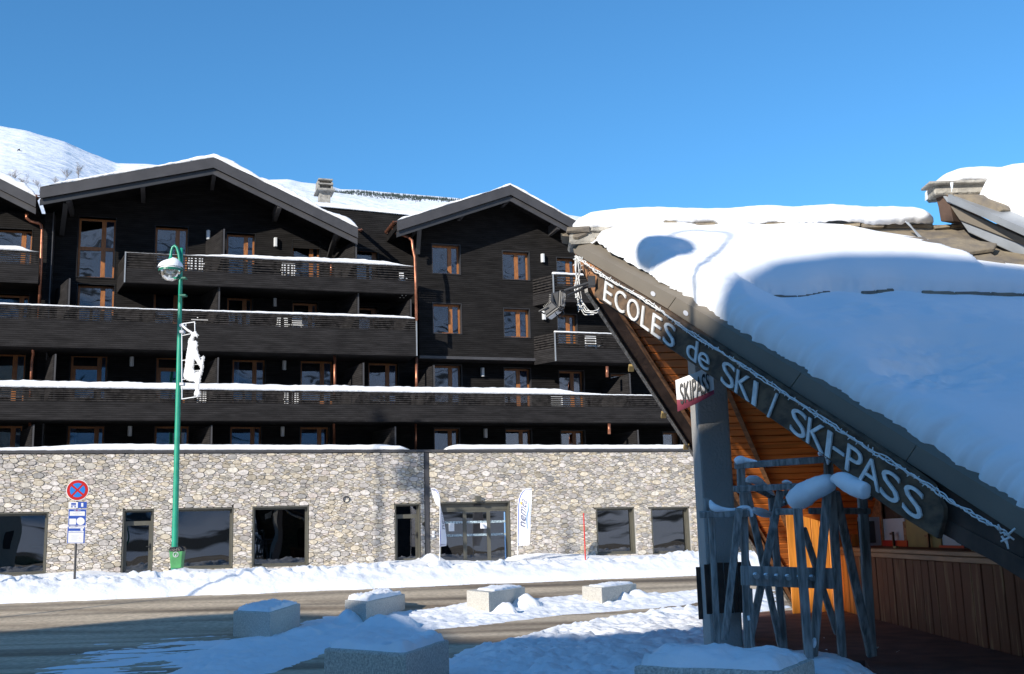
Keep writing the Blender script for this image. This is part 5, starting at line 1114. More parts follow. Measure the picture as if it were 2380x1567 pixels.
MB().tube([at_depth(1284, 681, 15.0), at_depth(1286, 715, 14.8)], .012, 6).build('support_rod', M['trim_dark'], AR)
# SKIPASS plate on the column
Yq = 14.75
def sq(a, b, off=0.0):       # bilinear on the plate quad, a right, b up; slight belly
    tl, tr, br, bl2 = (1570, 884), (1657, 846), (1660, 916), (1575, 957)
    x = (bl2[0] * (1 - a) + br[0] * a) * (1 - b) + (tl[0] * (1 - a) + tr[0] * a) * b; y = (bl2[1] * (1 - a) + br[1] * a) * (1 - b) + (tl[1] * (1 - a) + tr[1] * a) * b
    return at_depth(x, y + 2.2 * math.sin(math.pi * a), Yq + .25 * (1 - a) - off)
SP = empty('skipass_sign', at_depth(1615, 900, 14.8), 'white and maroon plate reading SKIPASS fixed to the column', 'sign')
def sheet(poly_ab, off, m_, nm, th=.006):
    n = len(poly_ab); return MB().prism([sq(a, b, off) for a, b in poly_ab], (0, .012, 0)).build(nm, m_, SP)
top = [(k / 12, 1) for k in range(13)]; bot = [(1 - k / 12, 0) for k in range(13)]
sheet(top + bot, 0, M['plate'], 'plate')
sheet([(0, .38), (.35, .22), (.7, .17), (1, .14), (1, 0), (.75, 0), (.5, 0), (.25, 0), (0, 0)], .008, M['maroon'], 'maroon_band')
mb = MB(); map_text(mb, 'SKIPASS', lambda a, b: sq(.09 + .80 * a, .17 + .68 * b - .02 * a, .018), (0, -.002, 0), .012); mb.build('lettering', M['black'], SP)
# timber cladding round the column foot
CB = empty('column_cladding', (xl, yc, ZK), 'dark brown upright boards round the foot of the column', 'cladding')
for (x0, x1, y0, y1, Y) in [(1621, 1631, 1318, 1440, 15.8), (1640, 1652, 1312, 1428, 15.2), (1652, 1663, 1310, 1426, 15.15), (1668, 1684, 1308, 1426, 15.1), (1686, 1702, 1308, 1426, 15.1), (1704, 1716, 1307, 1424, 15.1), (1718, 1727, 1306, 1425, 15.1)]:
    a, b = at_depth(x0, (y0 + y1) / 2, Y), at_depth(x1, (y0 + y1) / 2, Y); MB().box(a[0], b[0], Y, Y + .03, at_depth(x0, y1, Y)[2], at_depth(x0, y0, Y)[2]).build('board', M['dark_wood'], CB, bevel=.005)

# ================================================================== SKI RACK
RK = empty('ski_rack', at_z(1850, 1518, 0.35), 'weathered grey timber ski rack of crossed legs with snow pillows on its rails', 'rack')
cr = lambda x, y: ((2700 + x / 1.656) * 2380 / 4096, (1750 + y / 1.656) * 2380 / 4096)
KS = 0.84
def rb(x0, y0, d0, x1, y1, d1, wpx, nm='leg', th=None, ext=0):
    d0 *= KS; d1 *= KS; a = at_depth(*cr(x0, y0), d0); b = at_depth(*cr(x1, y1), d1); wd = wpx / 1.656 * .581 / F * (d0 + d1) / 2
    d = unit(b - a); sd = unit(np.cross(d, FW)); return MB().beam(a, b, wd, th or wd * .8, sd).build(nm, M['grey_wood'], RK, bevel=.006)
rb(205, 405, 14.6, 210, 500, 14.6, 34); rb(240, 500, 14.6, 285, 1402, 14.8, 40); rb(425, 470, 14.3, 330, 1340, 14.7, 44); rb(452, 355, 14.5, 482, 1405, 14.6, 46); rb(478, 360, 14.8, 705, 1395, 15.3, 42); rb(498, 1000, 14.4, 518, 1415, 14.5, 26)
rb(700, 355, 14.4, 500, 1320, 14.9, 46); rb(725, 350, 14.5, 770, 430, 14.5, 34); rb(640, 400, 15.2, 722, 1395, 15.3, 44); rb(436, 190, 14.6, 440, 370, 14.6, 50)
rb(812, 470, 14.0, 888, 1468, 14.1, 54); rb(1015, 300, 14.0, 915, 1450, 14.2, 52); rb(1035, 330, 14.2, 1108, 1452, 14.5, 52); rb(1062, 360, 14.4, 1300, 1450, 14.9, 52); rb(1240, 390, 15.0, 1302, 1448, 15.0, 58); rb(850, 600, 15.0, 1075, 1300, 15.3, 40); rb(1015, 130, 14.3, 1020, 380, 14.3, 55); rb(415, 620, 15.3, 500, 900, 15.3, 34)
rb(393, 188, 14.45, 992, 146, 14.2, 42, 'top_rail'); rb(385, 342, 14.35, 850, 322, 14.3, 38, 'rail'); rb(162, 512, 14.45, 492, 502, 14.4, 42, 'rail'); rb(470, 310, 14.7, 655, 400, 15.3, 34, 'rail'); rb(668, 492, 14.4, 815, 490, 14.2, 40, 'rail'); rb(890, 487, 14.6, 1290, 488, 14.9, 38, 'rail'); rb(690, 445, 14.6, 1040, 300, 14.0, 36, 'rail'); rb(1060, 300, 14.1, 1300, 400, 15.0, 36, 'rail'); rb(480, 470, 14.6, 640, 510, 15.2, 34, 'rail')
pk_ = MB().prism([at_depth(*cr(*p), 14.25 * KS) for p in [(438, 850), (1066, 866), (1066, 1006), (442, 980)]], (0, .05, 0)).build('peg_board', M['grey_wood'], RK, bevel=.006)
for x, y in [(532, 918), (603, 921), (672, 926), (743, 929), (822, 932), (903, 933)]:
    p = at_depth(*cr(x, y), 14.25 * KS); MB().lathe(p - np.array([0, .07, 0]), [(.0, 0), (.032, 0), (.03, .09)], 10, (0, 1, .15)).build('peg', M['grey_wood'], pk_)
    MB().lathe(p - np.array([.01, .05, -.02]), [(0, .02), (.02, .015), (.028, 0)], 7, (0, -.2, 1)).build('peg_snow', M['snow'], pk_, smooth=True)
def snow_blob(pts, rad, nm, parent, flat=.6, sd=0, n=16, seg=6, bulge=.12):
    for _ in range(2):      # round the line
        np_, nr_ = [pts[0]], [rad[0]]
        for i in range(len(pts) - 1): np_ += [pts[i] * .75 + pts[i + 1] * .25, pts[i] * .25 + pts[i + 1] * .75]; nr_ += [rad[i] * .75 + rad[i + 1] * .25, rad[i] * .25 + rad[i + 1] * .75]
        pts, rad = np_ + [pts[-1]], nr_ + [rad[-1]]
    seg = 2
    path = []; rr = []
    for i in range(len(pts) - 1):
        for k in range(seg): f = k / seg; path.append(pts[i] * (1 - f) + pts[i + 1] * f); rr.append(rad[i] * (1 - f) + rad[i + 1] * f)
    path.append(pts[-1]); rr.append(rad[-1]); m_ = len(path); vs = []
    for i, p in enumerate(path):
        d = unit(path[min(i + 1, m_ - 1)] - path[max(i - 1, 0)]); sd_ = unit(np.cross(d, ZD)); up = unit(np.cross(sd_, d)); up = up if up[2] > 0 else -up
        e = min(i, m_ - 1 - i) / (m_ * .12); k = math.sqrt(min(1, e) * (2 - min(1, e))); k = max(k, .05)
        for j in range(n):
            a = 2 * math.pi * j / n; r = rr[i] * k * (1 + bulge * float(mn.noise(Vector(p * 5 + np.array([math.cos(a), math.sin(a), sd])))) + .35 * bulge * float(mn.noise(Vector(p * 22 + 3 * np.array([math.cos(a), math.sin(a), sd]))))); u_ = math.sin(a); u_ = u_ if u_ > 0 else u_ * flat
            vs.append(p + sd_ * r * math.cos(a) + up * r * u_)
    return MB().add(vs, [(i * n + j, i * n + (j + 1) % n, (i + 1) * n + (j + 1) % n, (i + 1) * n + j) for i in range(m_ - 1) for j in range(n)] + [tuple(range(n)), tuple((m_ - 1) * n + j for j in range(n))]).build(nm, M['snow_smooth'], parent, smooth=True)
cd_ = lambda x, y, d: at_depth(*cr(x, y), d * KS)
pxm = .581 / 1.656 / F * 14 * KS
snow_blob([cd_(770, 440, 14.3), cd_(830, 395, 14.2), cd_(920, 345, 14.1), cd_(1000, 305, 13.9), cd_(1060, 300, 13.9)], [56 * pxm, 82 * pxm, 74 * pxm, 66 * pxm, 50 * pxm], 'snow_pillow', RK, 1.0, 1, bulge=.2)
snow_blob([cd_(1050, 275, 13.7), cd_(1110, 280, 13.5), cd_(1180, 325, 13.3), cd_(1240, 345, 13.2), cd_(1275, 355, 13.1)], [28 * pxm, 52 * pxm, 60 * pxm, 62 * pxm, 44 * pxm], 'snow_pillow', RK, 1.0, 2, bulge=.2)
snow_blob([cd_(398, 165, 14.4), cd_(430, 148, 14.4), cd_(470, 152, 14.4), cd_(545, 158, 14.3)], [22 * pxm, 34 * pxm, 18 * pxm, 5 * pxm], 'snow_cap', RK, .9, 3)
snow_blob([cd_(950, 115, 14.2), cd_(985, 95, 14.2), cd_(1025, 100, 14.2), cd_(1040, 110, 14.2)], [14 * pxm, 28 * pxm, 32 * pxm, 18 * pxm], 'snow_cap', RK, .9, 4, bulge=.3); snow_blob([cd_(1010, 110, 14.15), cd_(1018, 150, 14.15), cd_(1012, 182, 14.15)], [24 * pxm, 18 * pxm, 5 * pxm], 'snow_cap', RK, 1, 5, bulge=.2)
snow_blob([cd_(470, 290, 14.7), cd_(515, 275, 14.8), cd_(560, 300, 15.0), cd_(620, 350, 15.1), cd_(660, 385, 15.2)], [18 * pxm, 34 * pxm, 32 * pxm, 20 * pxm, 6 * pxm], 'snow_cap', RK, .9, 6)
snow_blob([cd_(708, 300, 14.35), cd_(735, 293, 14.35), cd_(775, 302, 14.35)], [6 * pxm, 13 * pxm, 5 * pxm], 'snow_cap', RK, .8, 7, bulge=.5)
snow_blob([cd_(232, 415, 14.5), cd_(245, 450, 14.45), cd_(262, 470, 14.4), cd_(320, 478, 14.4), cd_(400, 482, 14.4), cd_(440, 466, 14.4), cd_(490, 464, 14.4), cd_(505, 495, 14.4), cd_(508, 528, 14.4)], [8 * pxm, 22 * pxm, 30 * pxm, 14 * pxm, 10 * pxm, 16 * pxm, 14 * pxm, 15 * pxm, 12 * pxm], 'snow_cap', RK, .9, 8)
snow_blob([cd_(515, 478, 14.6), cd_(560, 495, 14.8), cd_(610, 510, 15), cd_(648, 515, 15.1)], [16 * pxm, 34 * pxm, 30 * pxm, 22 * pxm], 'snow_cap', RK, .8, 9)
snow_blob([cd_(690, 440, 14.55), cd_(730, 425, 14.5)], [6 * pxm, 8 * pxm], 'snow_cap', RK, .8, 11); snow_blob([cd_(925, 1330, 14.15), cd_(922, 1365, 14.1), cd_(922, 1395, 14.1)], [9 * pxm, 17 * pxm, 5 * pxm], 'snow_cap', RK, 1, 12, bulge=.4); snow_blob([cd_(485, 1180, 14.35), cd_(490, 1212, 14.35)], [8 * pxm, 9 * pxm], 'snow_cap', RK, 1, 13, bulge=.4)

# ================================================================== STREET FURNITURE
# ---- lamp post
YL = 34.7
L0 = at_depth(405, 1337, YL); gl = np.array([L0[0], L0[1], gz(L0[0], L0[1])]); LPo = empty('street_lamp', gl, 'green street lamp with hanging glass globe and snow cap in front of the stone wall', 'street lamp')
pth = [np.array([L0[0], L0[1], gl[2] - .1])] + [np.array([at_depth(x, y, YL)[0] * 1, L0[1], at_depth(x, y, YL)[2]]) for x, y in [(405.5, 1300), (410, 1100), (414.5, 900), (418, 730), (420, 640), (422, 577)]]
pth = [np.array([L0[0] + .0, L0[1], p[2]]) if 0 else p for p in pth]
MB().tube(pth, [.105, .1, .088, .078, .068, .06, .05], 16).build('post', M['green'], LPo, smooth=True)
MB().lathe(pth[1] - ZD * .25, [(.12, 0), (.12, .04), (.1, .05)], 16).build('collar', M['green_dark'], LPo)
c1 = lambda x, y: (348.6 + x * .2594, 552 + y * .2594)
PL = lambda x, y, d=YL: at_depth(*c1(x, y), d)
arm = [PL(268, 580, YL - .12), PL(270, 400, YL - .12), PL(272, 300, YL - .12), PL(266, 210, YL - .12), PL(256, 140, YL - .12), PL(240, 92, YL - .12), PL(221, 74, YL - .12), PL(202, 88, YL - .12), PL(190, 130, YL - .12), PL(185, 180, YL - .12), PL(184, 228, YL - .12)]
MB().tube(arm, .042, 10).build('curved_arm', M['green'], LPo, smooth=True)
for y in (370, 525): MB().boxv(PL(258, y, YL - .17), (.22, 0, 0), (0, .2, 0), (0, 0, .06)).build('clamp', M['green_dark'], LPo, bevel=.01)
gc = PL(182, 322, YL - .12); r = 103 * .2594 / F * YL
hm = lambda a0, a1, n, k=1.0: [(r * k * math.cos(a0 + (a1 - a0) * i / n), r * k * math.sin(a0 + (a1 - a0) * i / n)) for i in range(n + 1)]
tl = gc + np.array([0, 0, .12])
MB().lathe(tl, hm(0, math.pi / 2, 10, .97), 28).build('shade', M['white'], LPo, smooth=True); MB().lathe(tl - ZD * .03, [(r * .99, -.04), (r * 1.03, -.03), (r * 1.03, .04), (r * .98, .05)], 32).build('rim', M['green_dark'], LPo)
MB().lathe(tl - ZD * .05, [(r * math.cos(a), -r * .92 * math.sin(a)) for a in np.linspace(0, math.pi / 2, 12)], 28).build('globe', M['lens'], LPo, smooth=True)
MB().lathe(tl - ZD * .04, [(r * .6, 0), (r * .45, -.1), (.05, -.14), (0, -.14)], 20).build('reflector', mat('lamp_reflector', (.6, .6, .6), .2, metal=.7), LPo, smooth=True); MB().lathe(tl - ZD * .3, [(0, .2), (.05, .2), (.06, .05), (0, 0)], 12).build('bulb', M['white'], LPo, smooth=True)
MB().lathe(tl + ZD * r * .9, [(.1, 0), (.05, .1), (.05, .2)], 12).build('neck', M['green'], LPo, smooth=True)
b = MB(); vs = []
for i in range(9):
    for j in range(24):
        e = math.pi / 2 * i / 8; a = 2 * math.pi * j / 24; k = r * (1.05 + .04 * math.sin(a * 2 + 1)) ; vs.append(tl + np.array([k * math.cos(e) * math.cos(a), k * math.cos(e) * math.sin(a), .07 + (.78 + .12 * math.cos(a - .5)) * r * 1.08 * math.sin(e)]))
b.add(vs, [(i * 24 + j, i * 24 + (j + 1) % 24, (i + 1) * 24 + (j + 1) % 24, (i + 1) * 24 + j) for i in range(8) for j in range(24)]).build('snow_cap', M['snow_smooth'], LPo, smooth=True)
# ---- skier decoration on the post
DK = empty('skier_decoration', PL(290, 1450, YL - .15), 'white tinsel figure on a wire frame hung on the green lamp post', 'decoration')
def wire(pts, rr=.017, nm='frame_tube'): MB().tube([PL(x, y, YL - .1 - (x - 285) * .0028) for x, y in pts], rr, 6).build(nm, M['white'], DK)
wire([(285, 775), (287, 1448)]); wire([(280, 775), (402, 757)]); wire([(401, 757), (403, 850)]); wire([(322, 770), (323, 797)], .012); wire([(287, 880), (380, 860)], .013); wire([(285, 1448), (435, 1425)]); wire([(288, 1103), (478, 1075)], .014); wire([(395, 1140), (470, 1130)], .01); wire([(390, 1195), (450, 1190)], .01); wire([(287, 1275), (440, 1255)], .01); wire([(330, 1023), (420, 1010)], .009); wire([(340, 965), (410, 955)], .009)
def fig(pts, nm='tinsel_shape', th=.07):
    P = [PL(x, y, YL - .14 - (x - 285) * .0028) for x, y in pts]; o = MB().prism(P, (0, -th, 0)).build(nm, M['tinsel'], DK, bevel=.02)
    return o
body = [(362, 900), (390, 890), (385, 935), (398, 928), (420, 935), (427, 965), (418, 1010), (400, 1040), (398, 1095), (385, 1180), (400, 1200), (405, 1292), (385, 1290), (345, 1285), (305, 1255), (304, 1235), (318, 1160), (330, 1060), (345, 960), (350, 915)]
hand = [(362, 905), (378, 862), (398, 845), (415, 850), (431, 880), (425, 893), (405, 885), (392, 895)]
arm_ = [(400, 1040), (418, 1005), (430, 1030), (448, 1090), (462, 1115), (468, 1090), (472, 1065), (480, 1062), (486, 1080), (478, 1120), (474, 1160), (455, 1162), (430, 1130), (402, 1088)]
leg_ = [(474, 1160), (470, 1200), (455, 1240), (447, 1300), (438, 1340), (444, 1400), (438, 1425), (400, 1415), (398, 1400), (410, 1370), (412, 1320), (405, 1292), (400, 1225), (425, 1203), (440, 1210), (455, 1185), (458, 1160)]
for b_ in (body, hand, arm_, leg_): fig(b_)
fig([(288, 780), (300, 785), (345, 825), (388, 850), (380, 866), (340, 845), (295, 808), (283, 800)])
for y in (800, 855, 1325): MB().boxv(PL(262, y, YL - .16), (.14, 0, 0), (0, .2, 0), (0, 0, .09)).build('clamp', M['palegrey'], DK, bevel=.01)
fr_ = MB(); rg = random.Random(2); edges_ = [(p_[i], p_[(i + 1) % len(p_)]) for p_ in (body, hand, arm_, leg_) for i in range(len(p_))]
for a, c in edges_:
    a, c = np.array(a), np.array(c); n = max(2, int(np.linalg.norm(c - a) / 4))
    for k in range(n):
        q = a + (c - a) * k / n; p = PL(q[0], q[1], YL - .18 - (q[0] - 285) * .0028); d = unit(np.array([rg.uniform(-1, 1), rg.uniform(-.5, .5), rg.uniform(-1, 1)])); fr_.tube([p, p + d * .04], [.012, .003], 3)
tag(fr_.build('tinsel_fringe', M['tinsel'], DK, recalc=False), kind='stuff')
# ---- litter bin on the lamp post
q = at_depth(411.5, 1321, 34.3); BN_ = empty('litter_bin', q, 'green plastic litter bin with black bag fixed to the foot of the lamp post', 'bin')
hb = (1321 - 1274) / F * 34.3; z0 = q[2]
def tub(c, w0, w1, d0, d1, z0, z1):
    return [np.array([c[0] + a * w0, c[1] + b_ * d0, z0]) for a, b_ in ((-1, -1), (1, -1), (1, 1), (-1, 1))] + [np.array([c[0] + a * w1, c[1] + b_ * d1, z1]) for a, b_ in ((-1, -1), (1, -1), (1, 1), (-1, 1))]
MB().add(tub(q, .165, .21, .13, .17, z0, z0 + hb * .88), [(0, 1, 2, 3), (4, 5, 6, 7), (0, 1, 5, 4), (1, 2, 6, 5), (2, 3, 7, 6), (3, 0, 4, 7)]).build('tub', M['bin_green'], BN_, bevel=.03)
rg = random.Random(6); vs = []
for i, (k, zz) in enumerate([(.215, .80), (.245, .82), (.245, .92), (.2, 1.02), (.0, 1.0)]):
    for j in range(20): a = 2 * math.pi * j / 20; vs.append((q[0] + (k + rg.uniform(-.008, .012)) * math.copysign(abs(math.cos(a)) ** .6, math.cos(a)), q[1] + (k * .8) * math.copysign(abs(math.sin(a)) ** .6, math.sin(a)), z0 + hb * zz + rg.uniform(-.008, .008)))
MB().add(vs, [(i * 20 + j, i * 20 + (j + 1) % 20, (i + 1) * 20 + (j + 1) % 20, (i + 1) * 20 + j) for i in range(4) for j in range(20)]).build('bin_bag', M['bag'], BN_)
MB().lathe((q[0] + .0, q[1] - .175, z0 + hb * .66), [(.085, 0), (.085, .006), (.068, .006), (.068, 0)], 20, (0, -1, -.06)).boxv((q[0] - .03, q[1] - .187, z0 + hb * .58), (.05, 0, .07), (0, .004, 0), (.02, 0, .02)).boxv((q[0] - .01, q[1] - .187, z0 + hb * .58), (.03, 0, 0), (0, .004, 0), (0, 0, .05)).build('tidy_emblem', M['palegrey'], BN_)
MB().boxv((q[0] - .05, q[1] + .1, z0 + hb * .3), (.1, 0, 0), (0, .3, 0), (0, 0, .06)).build('bracket', M['green_dark'], BN_)
# ---- no-stopping sign with bus panels
YS = 31.0; S0 = at_depth(172, 1375, YS); RS = empty('road_sign', (S0[0], S0[1], gz(S0[0], S0[1])), 'round red and blue no stopping sign above bus stop panels on a grey post', 'road sign')
SNr = unit((.33, -.94, 0)); SRt = np.array([-SNr[1], SNr[0], 0])
cs2 = lambda x, y: ((220 + x / 4.895) * .58105, (1880 + y / 4.895) * .58105)
spl = S0 + SNr * .04
def sp(x, y, off=0.0): return on_plane(*cs2(x, y), spl + SNr * off, SNr)
MB().tube([(S0[0], S0[1], .3), S0, at_depth(176.5, 1265, YS), at_depth(181, 1120, YS)], .032, 12).build('post', M['trim'], RS, smooth=True)
cc = sp(441, 396); rd = np.linalg.norm(sp(660, 396) - sp(222, 396)) / 2
def disc(rr, off, m_, nm, a0=0, a1=2 * math.pi, n=48, th=.004):
    return MB().prism([cc + SNr * off + rr * (SRt * math.cos(a) + ZD * math.sin(a)) for a in np.linspace(a0, a1, n)[:-1]], SNr * th).build(nm, m_, RS)
disc(rd * 1.02, 0.0, M['plate'], 'sign_disc', th=.02); disc(rd * .95, .0205, M['red'], 'red_ring'); 
for k in range(4):
    am = math.pi / 2 * k + .06 - .0; rr = rd * .68; g = .075; pts = []
    for a in np.linspace(am + math.radians(8 - 45) , am + math.radians(82 - 45), 14): pts.append(cc + SNr * .0255 + rr * (SRt * math.cos(a) + ZD * math.sin(a)))
    pts.append(cc + SNr * .0255 + rd * .13 * (SRt * math.cos(am) + ZD * math.sin(am))); MB().prism(pts, SNr * .003).build('blue_sector', M['blue'], RS)
def plate(x0, y0, x1, y1, off, m_, nm, parent=RS, sh=0, th=.006, rc=0): # sh: px shift of the bottom edge
    P = [sp(x0, y0, off), sp(x1, y0, off), sp(x1 + sh, y1, off), sp(x0 + sh, y1, off)]; return MB().prism(P, SNr * th).build(nm, m_, parent, bevel=rc)
plate(268, 628, 450, 752, 0, M['plate'], 'line_plate', sh=-5, th=.012); plate(452, 625, 626, 748, 0, M['navy'], 'line_plate', sh=-5, th=.012)
mb = MB(); map_text(mb, '1', lambda a, b: sp(512 + 42 * a, 722 - 74 * b, .0125), SNr * .002, .02); mb.build('lettering', M['plate'], RS)
plate(316, 648, 410, 684, .0125, M['navy'], 'bus_symbol', th=.002); plate(313, 694, 408, 704, .0125, M['navy'], 'bus_symbol', th=.002); plate(313, 712, 345, 735, .0125, M['navy'], 'bus_symbol', th=.002); plate(378, 712, 410, 735, .0125, M['navy'], 'bus_symbol', th=.002)
plate(266, 766, 616, 1094, 0, M['plate'], 'map_panel', sh=-12, th=.010); plate(271, 771, 611, 1089, .0105, M['navy'], 'map_panel_print', sh=-12, th=.002)
plate(288, 812, 586, 898, .013, M['plate'], 'name_field', sh=-3, th=.002); plate(281, 955, 414, 1070, .013, M['plate'], 'blank_field', sh=-4, th=.002)
MB().prism([sp(500 + 80 * math.cos(a), 1005 + 75 * math.sin(a), .013) for a in np.linspace(0, 2 * math.pi, 29)[:-1]], SNr * .002).build('round_field', M['plate'], RS)
for txt, x0, x1, yb, hh, m_ in [('les', 376, 412, 800, 20, 'plate'), ('2', 414, 438, 804, 28, 'red'), ('alpes', 440, 504, 800, 20, 'plate'), ('ALPE DE', 398, 480, 838, 15, 'palegrey'), ('MONT DE LANS', 352, 520, 866, 15, 'palegrey'), ('POINT 1', 396, 474, 888, 12, 'palegrey')]:
    mb = MB(); map_text(mb, txt, lambda a, b: sp(x0 + (x1 - x0) * a, yb - hh * b, .0155), SNr * .001, .01); mb.build('lettering', M[m_], RS)
plate(244, 1106, 597, 1440, 0, M['plate'], 'timetable_panel', sh=-14, th=.010); plate(249, 1111, 592, 1435, .0105, M['navy'], 'timetable_print', sh=-14, th=.002)
plate(270, 1117, 570, 1145, .013, M['plate'], 'title_strip', sh=-1, th=.002); plate(266, 1196, 564, 1218, .013, M['plate'], 'title_strip', sh=-1, th=.002); plate(262, 1226, 560, 1425, .013, M['plate'], 'timetable_field', sh=-8, th=.002); plate(500, 1146, 548, 1190, .013, M['plate'], 'blank_field', th=.002)
for txt, x0, x1, yb, hh in [('HORAIRES', 305, 425, 1140, 16), ('- Timetable -', 440, 545, 1139, 12), ('LIGNE 1  -  TOUS LES JOURS', 300, 530, 1213, 10)]:
    mb = MB(); map_text(mb, txt, lambda a, b: sp(x0 + (x1 - x0) * a, yb - hh * b, .0155), SNr * .001, .01); mb.build('lettering', M['palegrey'], RS)
ln = MB(); 
for k in range(9): ln.prism([sp(310 + 6 * (k % 3), 1275 + 13 * k, .0155), sp(490 - 20 * (k % 4), 1275 + 13 * k, .0155), sp(490 - 20 * (k % 4), 1278 + 13 * k, .0155), sp(310 + 6 * (k % 3), 1278 + 13 * k, .0155)], SNr * .001)
ln.build('timetable_lines', M['palegrey'], RS); plate(484, 1330, 496, 1342, .0155, M['red'], 'red_dot', th=.001)
# ---- snow marker
a, b = at_depth(1361, 1312, 36.2), at_depth(1356.5, 1193, 36.2); MK = empty('snow_marker', (a[0], a[1], a[2]), 'thin red snow stake leaning in the bank before the stone wall', 'marker pole')
MB().tube([a - ZD * .4, b], .022, 8).build('stake', M['red'], MK)
# ---- flags
fx = lambda x, y: ((1650 + x / 3.918) * .58105, (1900 + y / 3.918) * .58105)
def flag(lab, base, Yd, lead, trail, texts, wav, right):
    # lead/trail: px lists (crop) top->bottom, equal length
    fpx = lambda x, y, d: at_depth(*fx(x, y), d)
    b0 = fpx(*base, Yd); fr = empty('beach_flag', (b0[0], b0[1], b0[2]), lab, 'flag', 'feather flags either side of the sliding door')
    n = 30; m_ = 14; L = np.array(lead, float); T = np.array(trail, float); q = np.linspace(0, 1, n)
    ip = lambda A_, f: np.array([np.interp(f, np.linspace(0, 1, len(A_)), A_[:, 0]), np.interp(f, np.linspace(0, 1, len(A_)), A_[:, 1])])
    def pos(f, g, off=0.0):
        p = ip(L, f) * (1 - g) + ip(T, f) * g; dep = Yd - off + wav * g * math.sin(f * 9 + g * 2) + (0 if right else .5 * g)
        return fpx(p[0], p[1], dep)
    vs = [pos(f, g) for f in q for g in np.linspace(0, 1, m_)]
    MB().add(vs, [(i * m_ + j, (i + 1) * m_ + j, (i + 1) * m_ + j + 1, i * m_ + j + 1) for i in range(n - 1) for j in range(m_ - 1)]).build('sail', M['flag'], fr, recalc=False, smooth=True)
    g1 = .07 if right else .16; vs = [pos(f, g, .012) for f in q for g in (-.02, g1)]
    MB().add(vs, [(i * 2, i * 2 + 2, i * 2 + 3, i * 2 + 1) for i in range(n - 1)]).build('pole_sleeve', M['flag_blue'], fr, recalc=False, smooth=True)
    MB().tube([b0 - ZD * .1, pos(1, 0)] + [pos(f, 0) for f in q[::-1]], .018, 8).build('pole', M['white'], fr, smooth=True)
    for txt, f0, f1, ga, gb, m2 in texts:      # reads from f0 (start) to f1 (end) down/up the sail, between g
        mb = MB(); map_text(mb, txt, lambda a, b_: pos(f0 + (f1 - f0) * a, ga + (gb - ga) * b_, .02), None, .0); mb.build('lettering', M[m2], fr, recalc=False)
    return fr, pos
LD = [(1868, 212), (1820, 210), (1770, 222), (1720, 262), (1685, 320), (1665, 390), (1655, 480), (1650, 620), (1648, 760), (1646, 900), (1644, 1000), (1645, 1108)]
TR = [(1869, 225), (1869, 250), (1869, 300), (1867, 380), (1864, 470), (1862, 560), (1858, 650), (1852, 750), (1846, 850), (1842, 950), (1836, 1030), (1830, 1100)]
fr, pos = flag('white and blue feather flag reading nemea, standing right of the sliding door', (1649, 1275), 42.5, LD, TR, [('nemea', .73, .34, .48, .78 - .02, 'print') if 0 else ('nemea', .735, .37, .60, .22, 'print')], .12, True)
mb = MB(); map_text(mb, 'www.nemea.fr', lambda a, b: pos(.985 - .02 * b, .04 + .88 * a, .02), None, .01); mb.build('lettering', M['print'], fr, recalc=False)
mb = MB(); map_text(mb, 'www.nemea.fr', lambda a, b: pos(.27 - .235 * a - .022 * b, .30 + .46 * a - .05 * b, .02), None, .01); mb.build('lettering', M['print'], fr, recalc=False)
mb = MB(); map_text(mb, 'residence vacances', lambda a, b: pos(.72 - .35 * a, .96 - .08 * b, .02), None, .0); mb.build('lettering', M['lightblue'], fr, recalc=False)
MB().add([pos(.36 + .38 * k / 12, .70 + .05 * math.sin(k * .6) + e, .02) for k in range(13) for e in (0, .05)], [(2 * k, 2 * k + 2, 2 * k + 3, 2 * k + 1) for k in range(12)]).build('wave_mark', M['lightblue'], fr, recalc=False)
MB().prism([pos(.475 + .022 * math.cos(a), .19 + .075 * math.sin(a), .022) for a in np.linspace(0, 2 * math.pi, 17)[:-1]], (0, -.003, 0)).build('sun_mark', M['yellow'], fr)
LD = [(288, 218), (340, 212), (380, 235), (405, 275), (420, 330), (426, 400), (430, 500), (430, 640), (428, 780), (426, 900), (427, 1000), (430, 1125)]
TR = [(290, 230), (300, 260), (325, 340), (360, 440), (400, 560), (415, 600), (470, 700), (500, 800), (515, 880), (525, 950), (537, 1030), (530, 1112)]
LD2 = LD; TR2 = [(290, 232), (305, 275), (330, 350), (365, 450), (400, 560), (428, 640), (462, 560), (480, 650), (510, 800), (528, 920), (537, 1030), (530, 1112)]
fr, pos = flag('narrow side-on white and blue feather flag standing left of the sliding door', (428, 1335), 42.2, LD, [(289, 228), (300, 262), (320, 330), (350, 420), (372, 470), (450, 520), (470, 600), (490, 700), (508, 800), (524, 920), (537, 1030), (530, 1112)], [], .05, False)
mb = MB(); map_text(mb, 'neme', lambda a, b: pos(.77 - .26 * a, .92 - .42 * b, .03), None, .0); mb.build('lettering', M['print'], fr, recalc=False)
mb = MB(); map_text(mb, 'www.n', lambda a, b: pos(.99 - .02 * b, .12 + .8 * a, .03), None, .0); mb.build('lettering', M['print'], fr, recalc=False)
MB().prism([pos(.475 + .02 * math.cos(a), .30 + .16 * math.sin(a), .03) for a in np.linspace(0, 2 * math.pi, 17)[:-1]], (0, -.003, 0)).build('sun_mark', M['yellow'], fr)
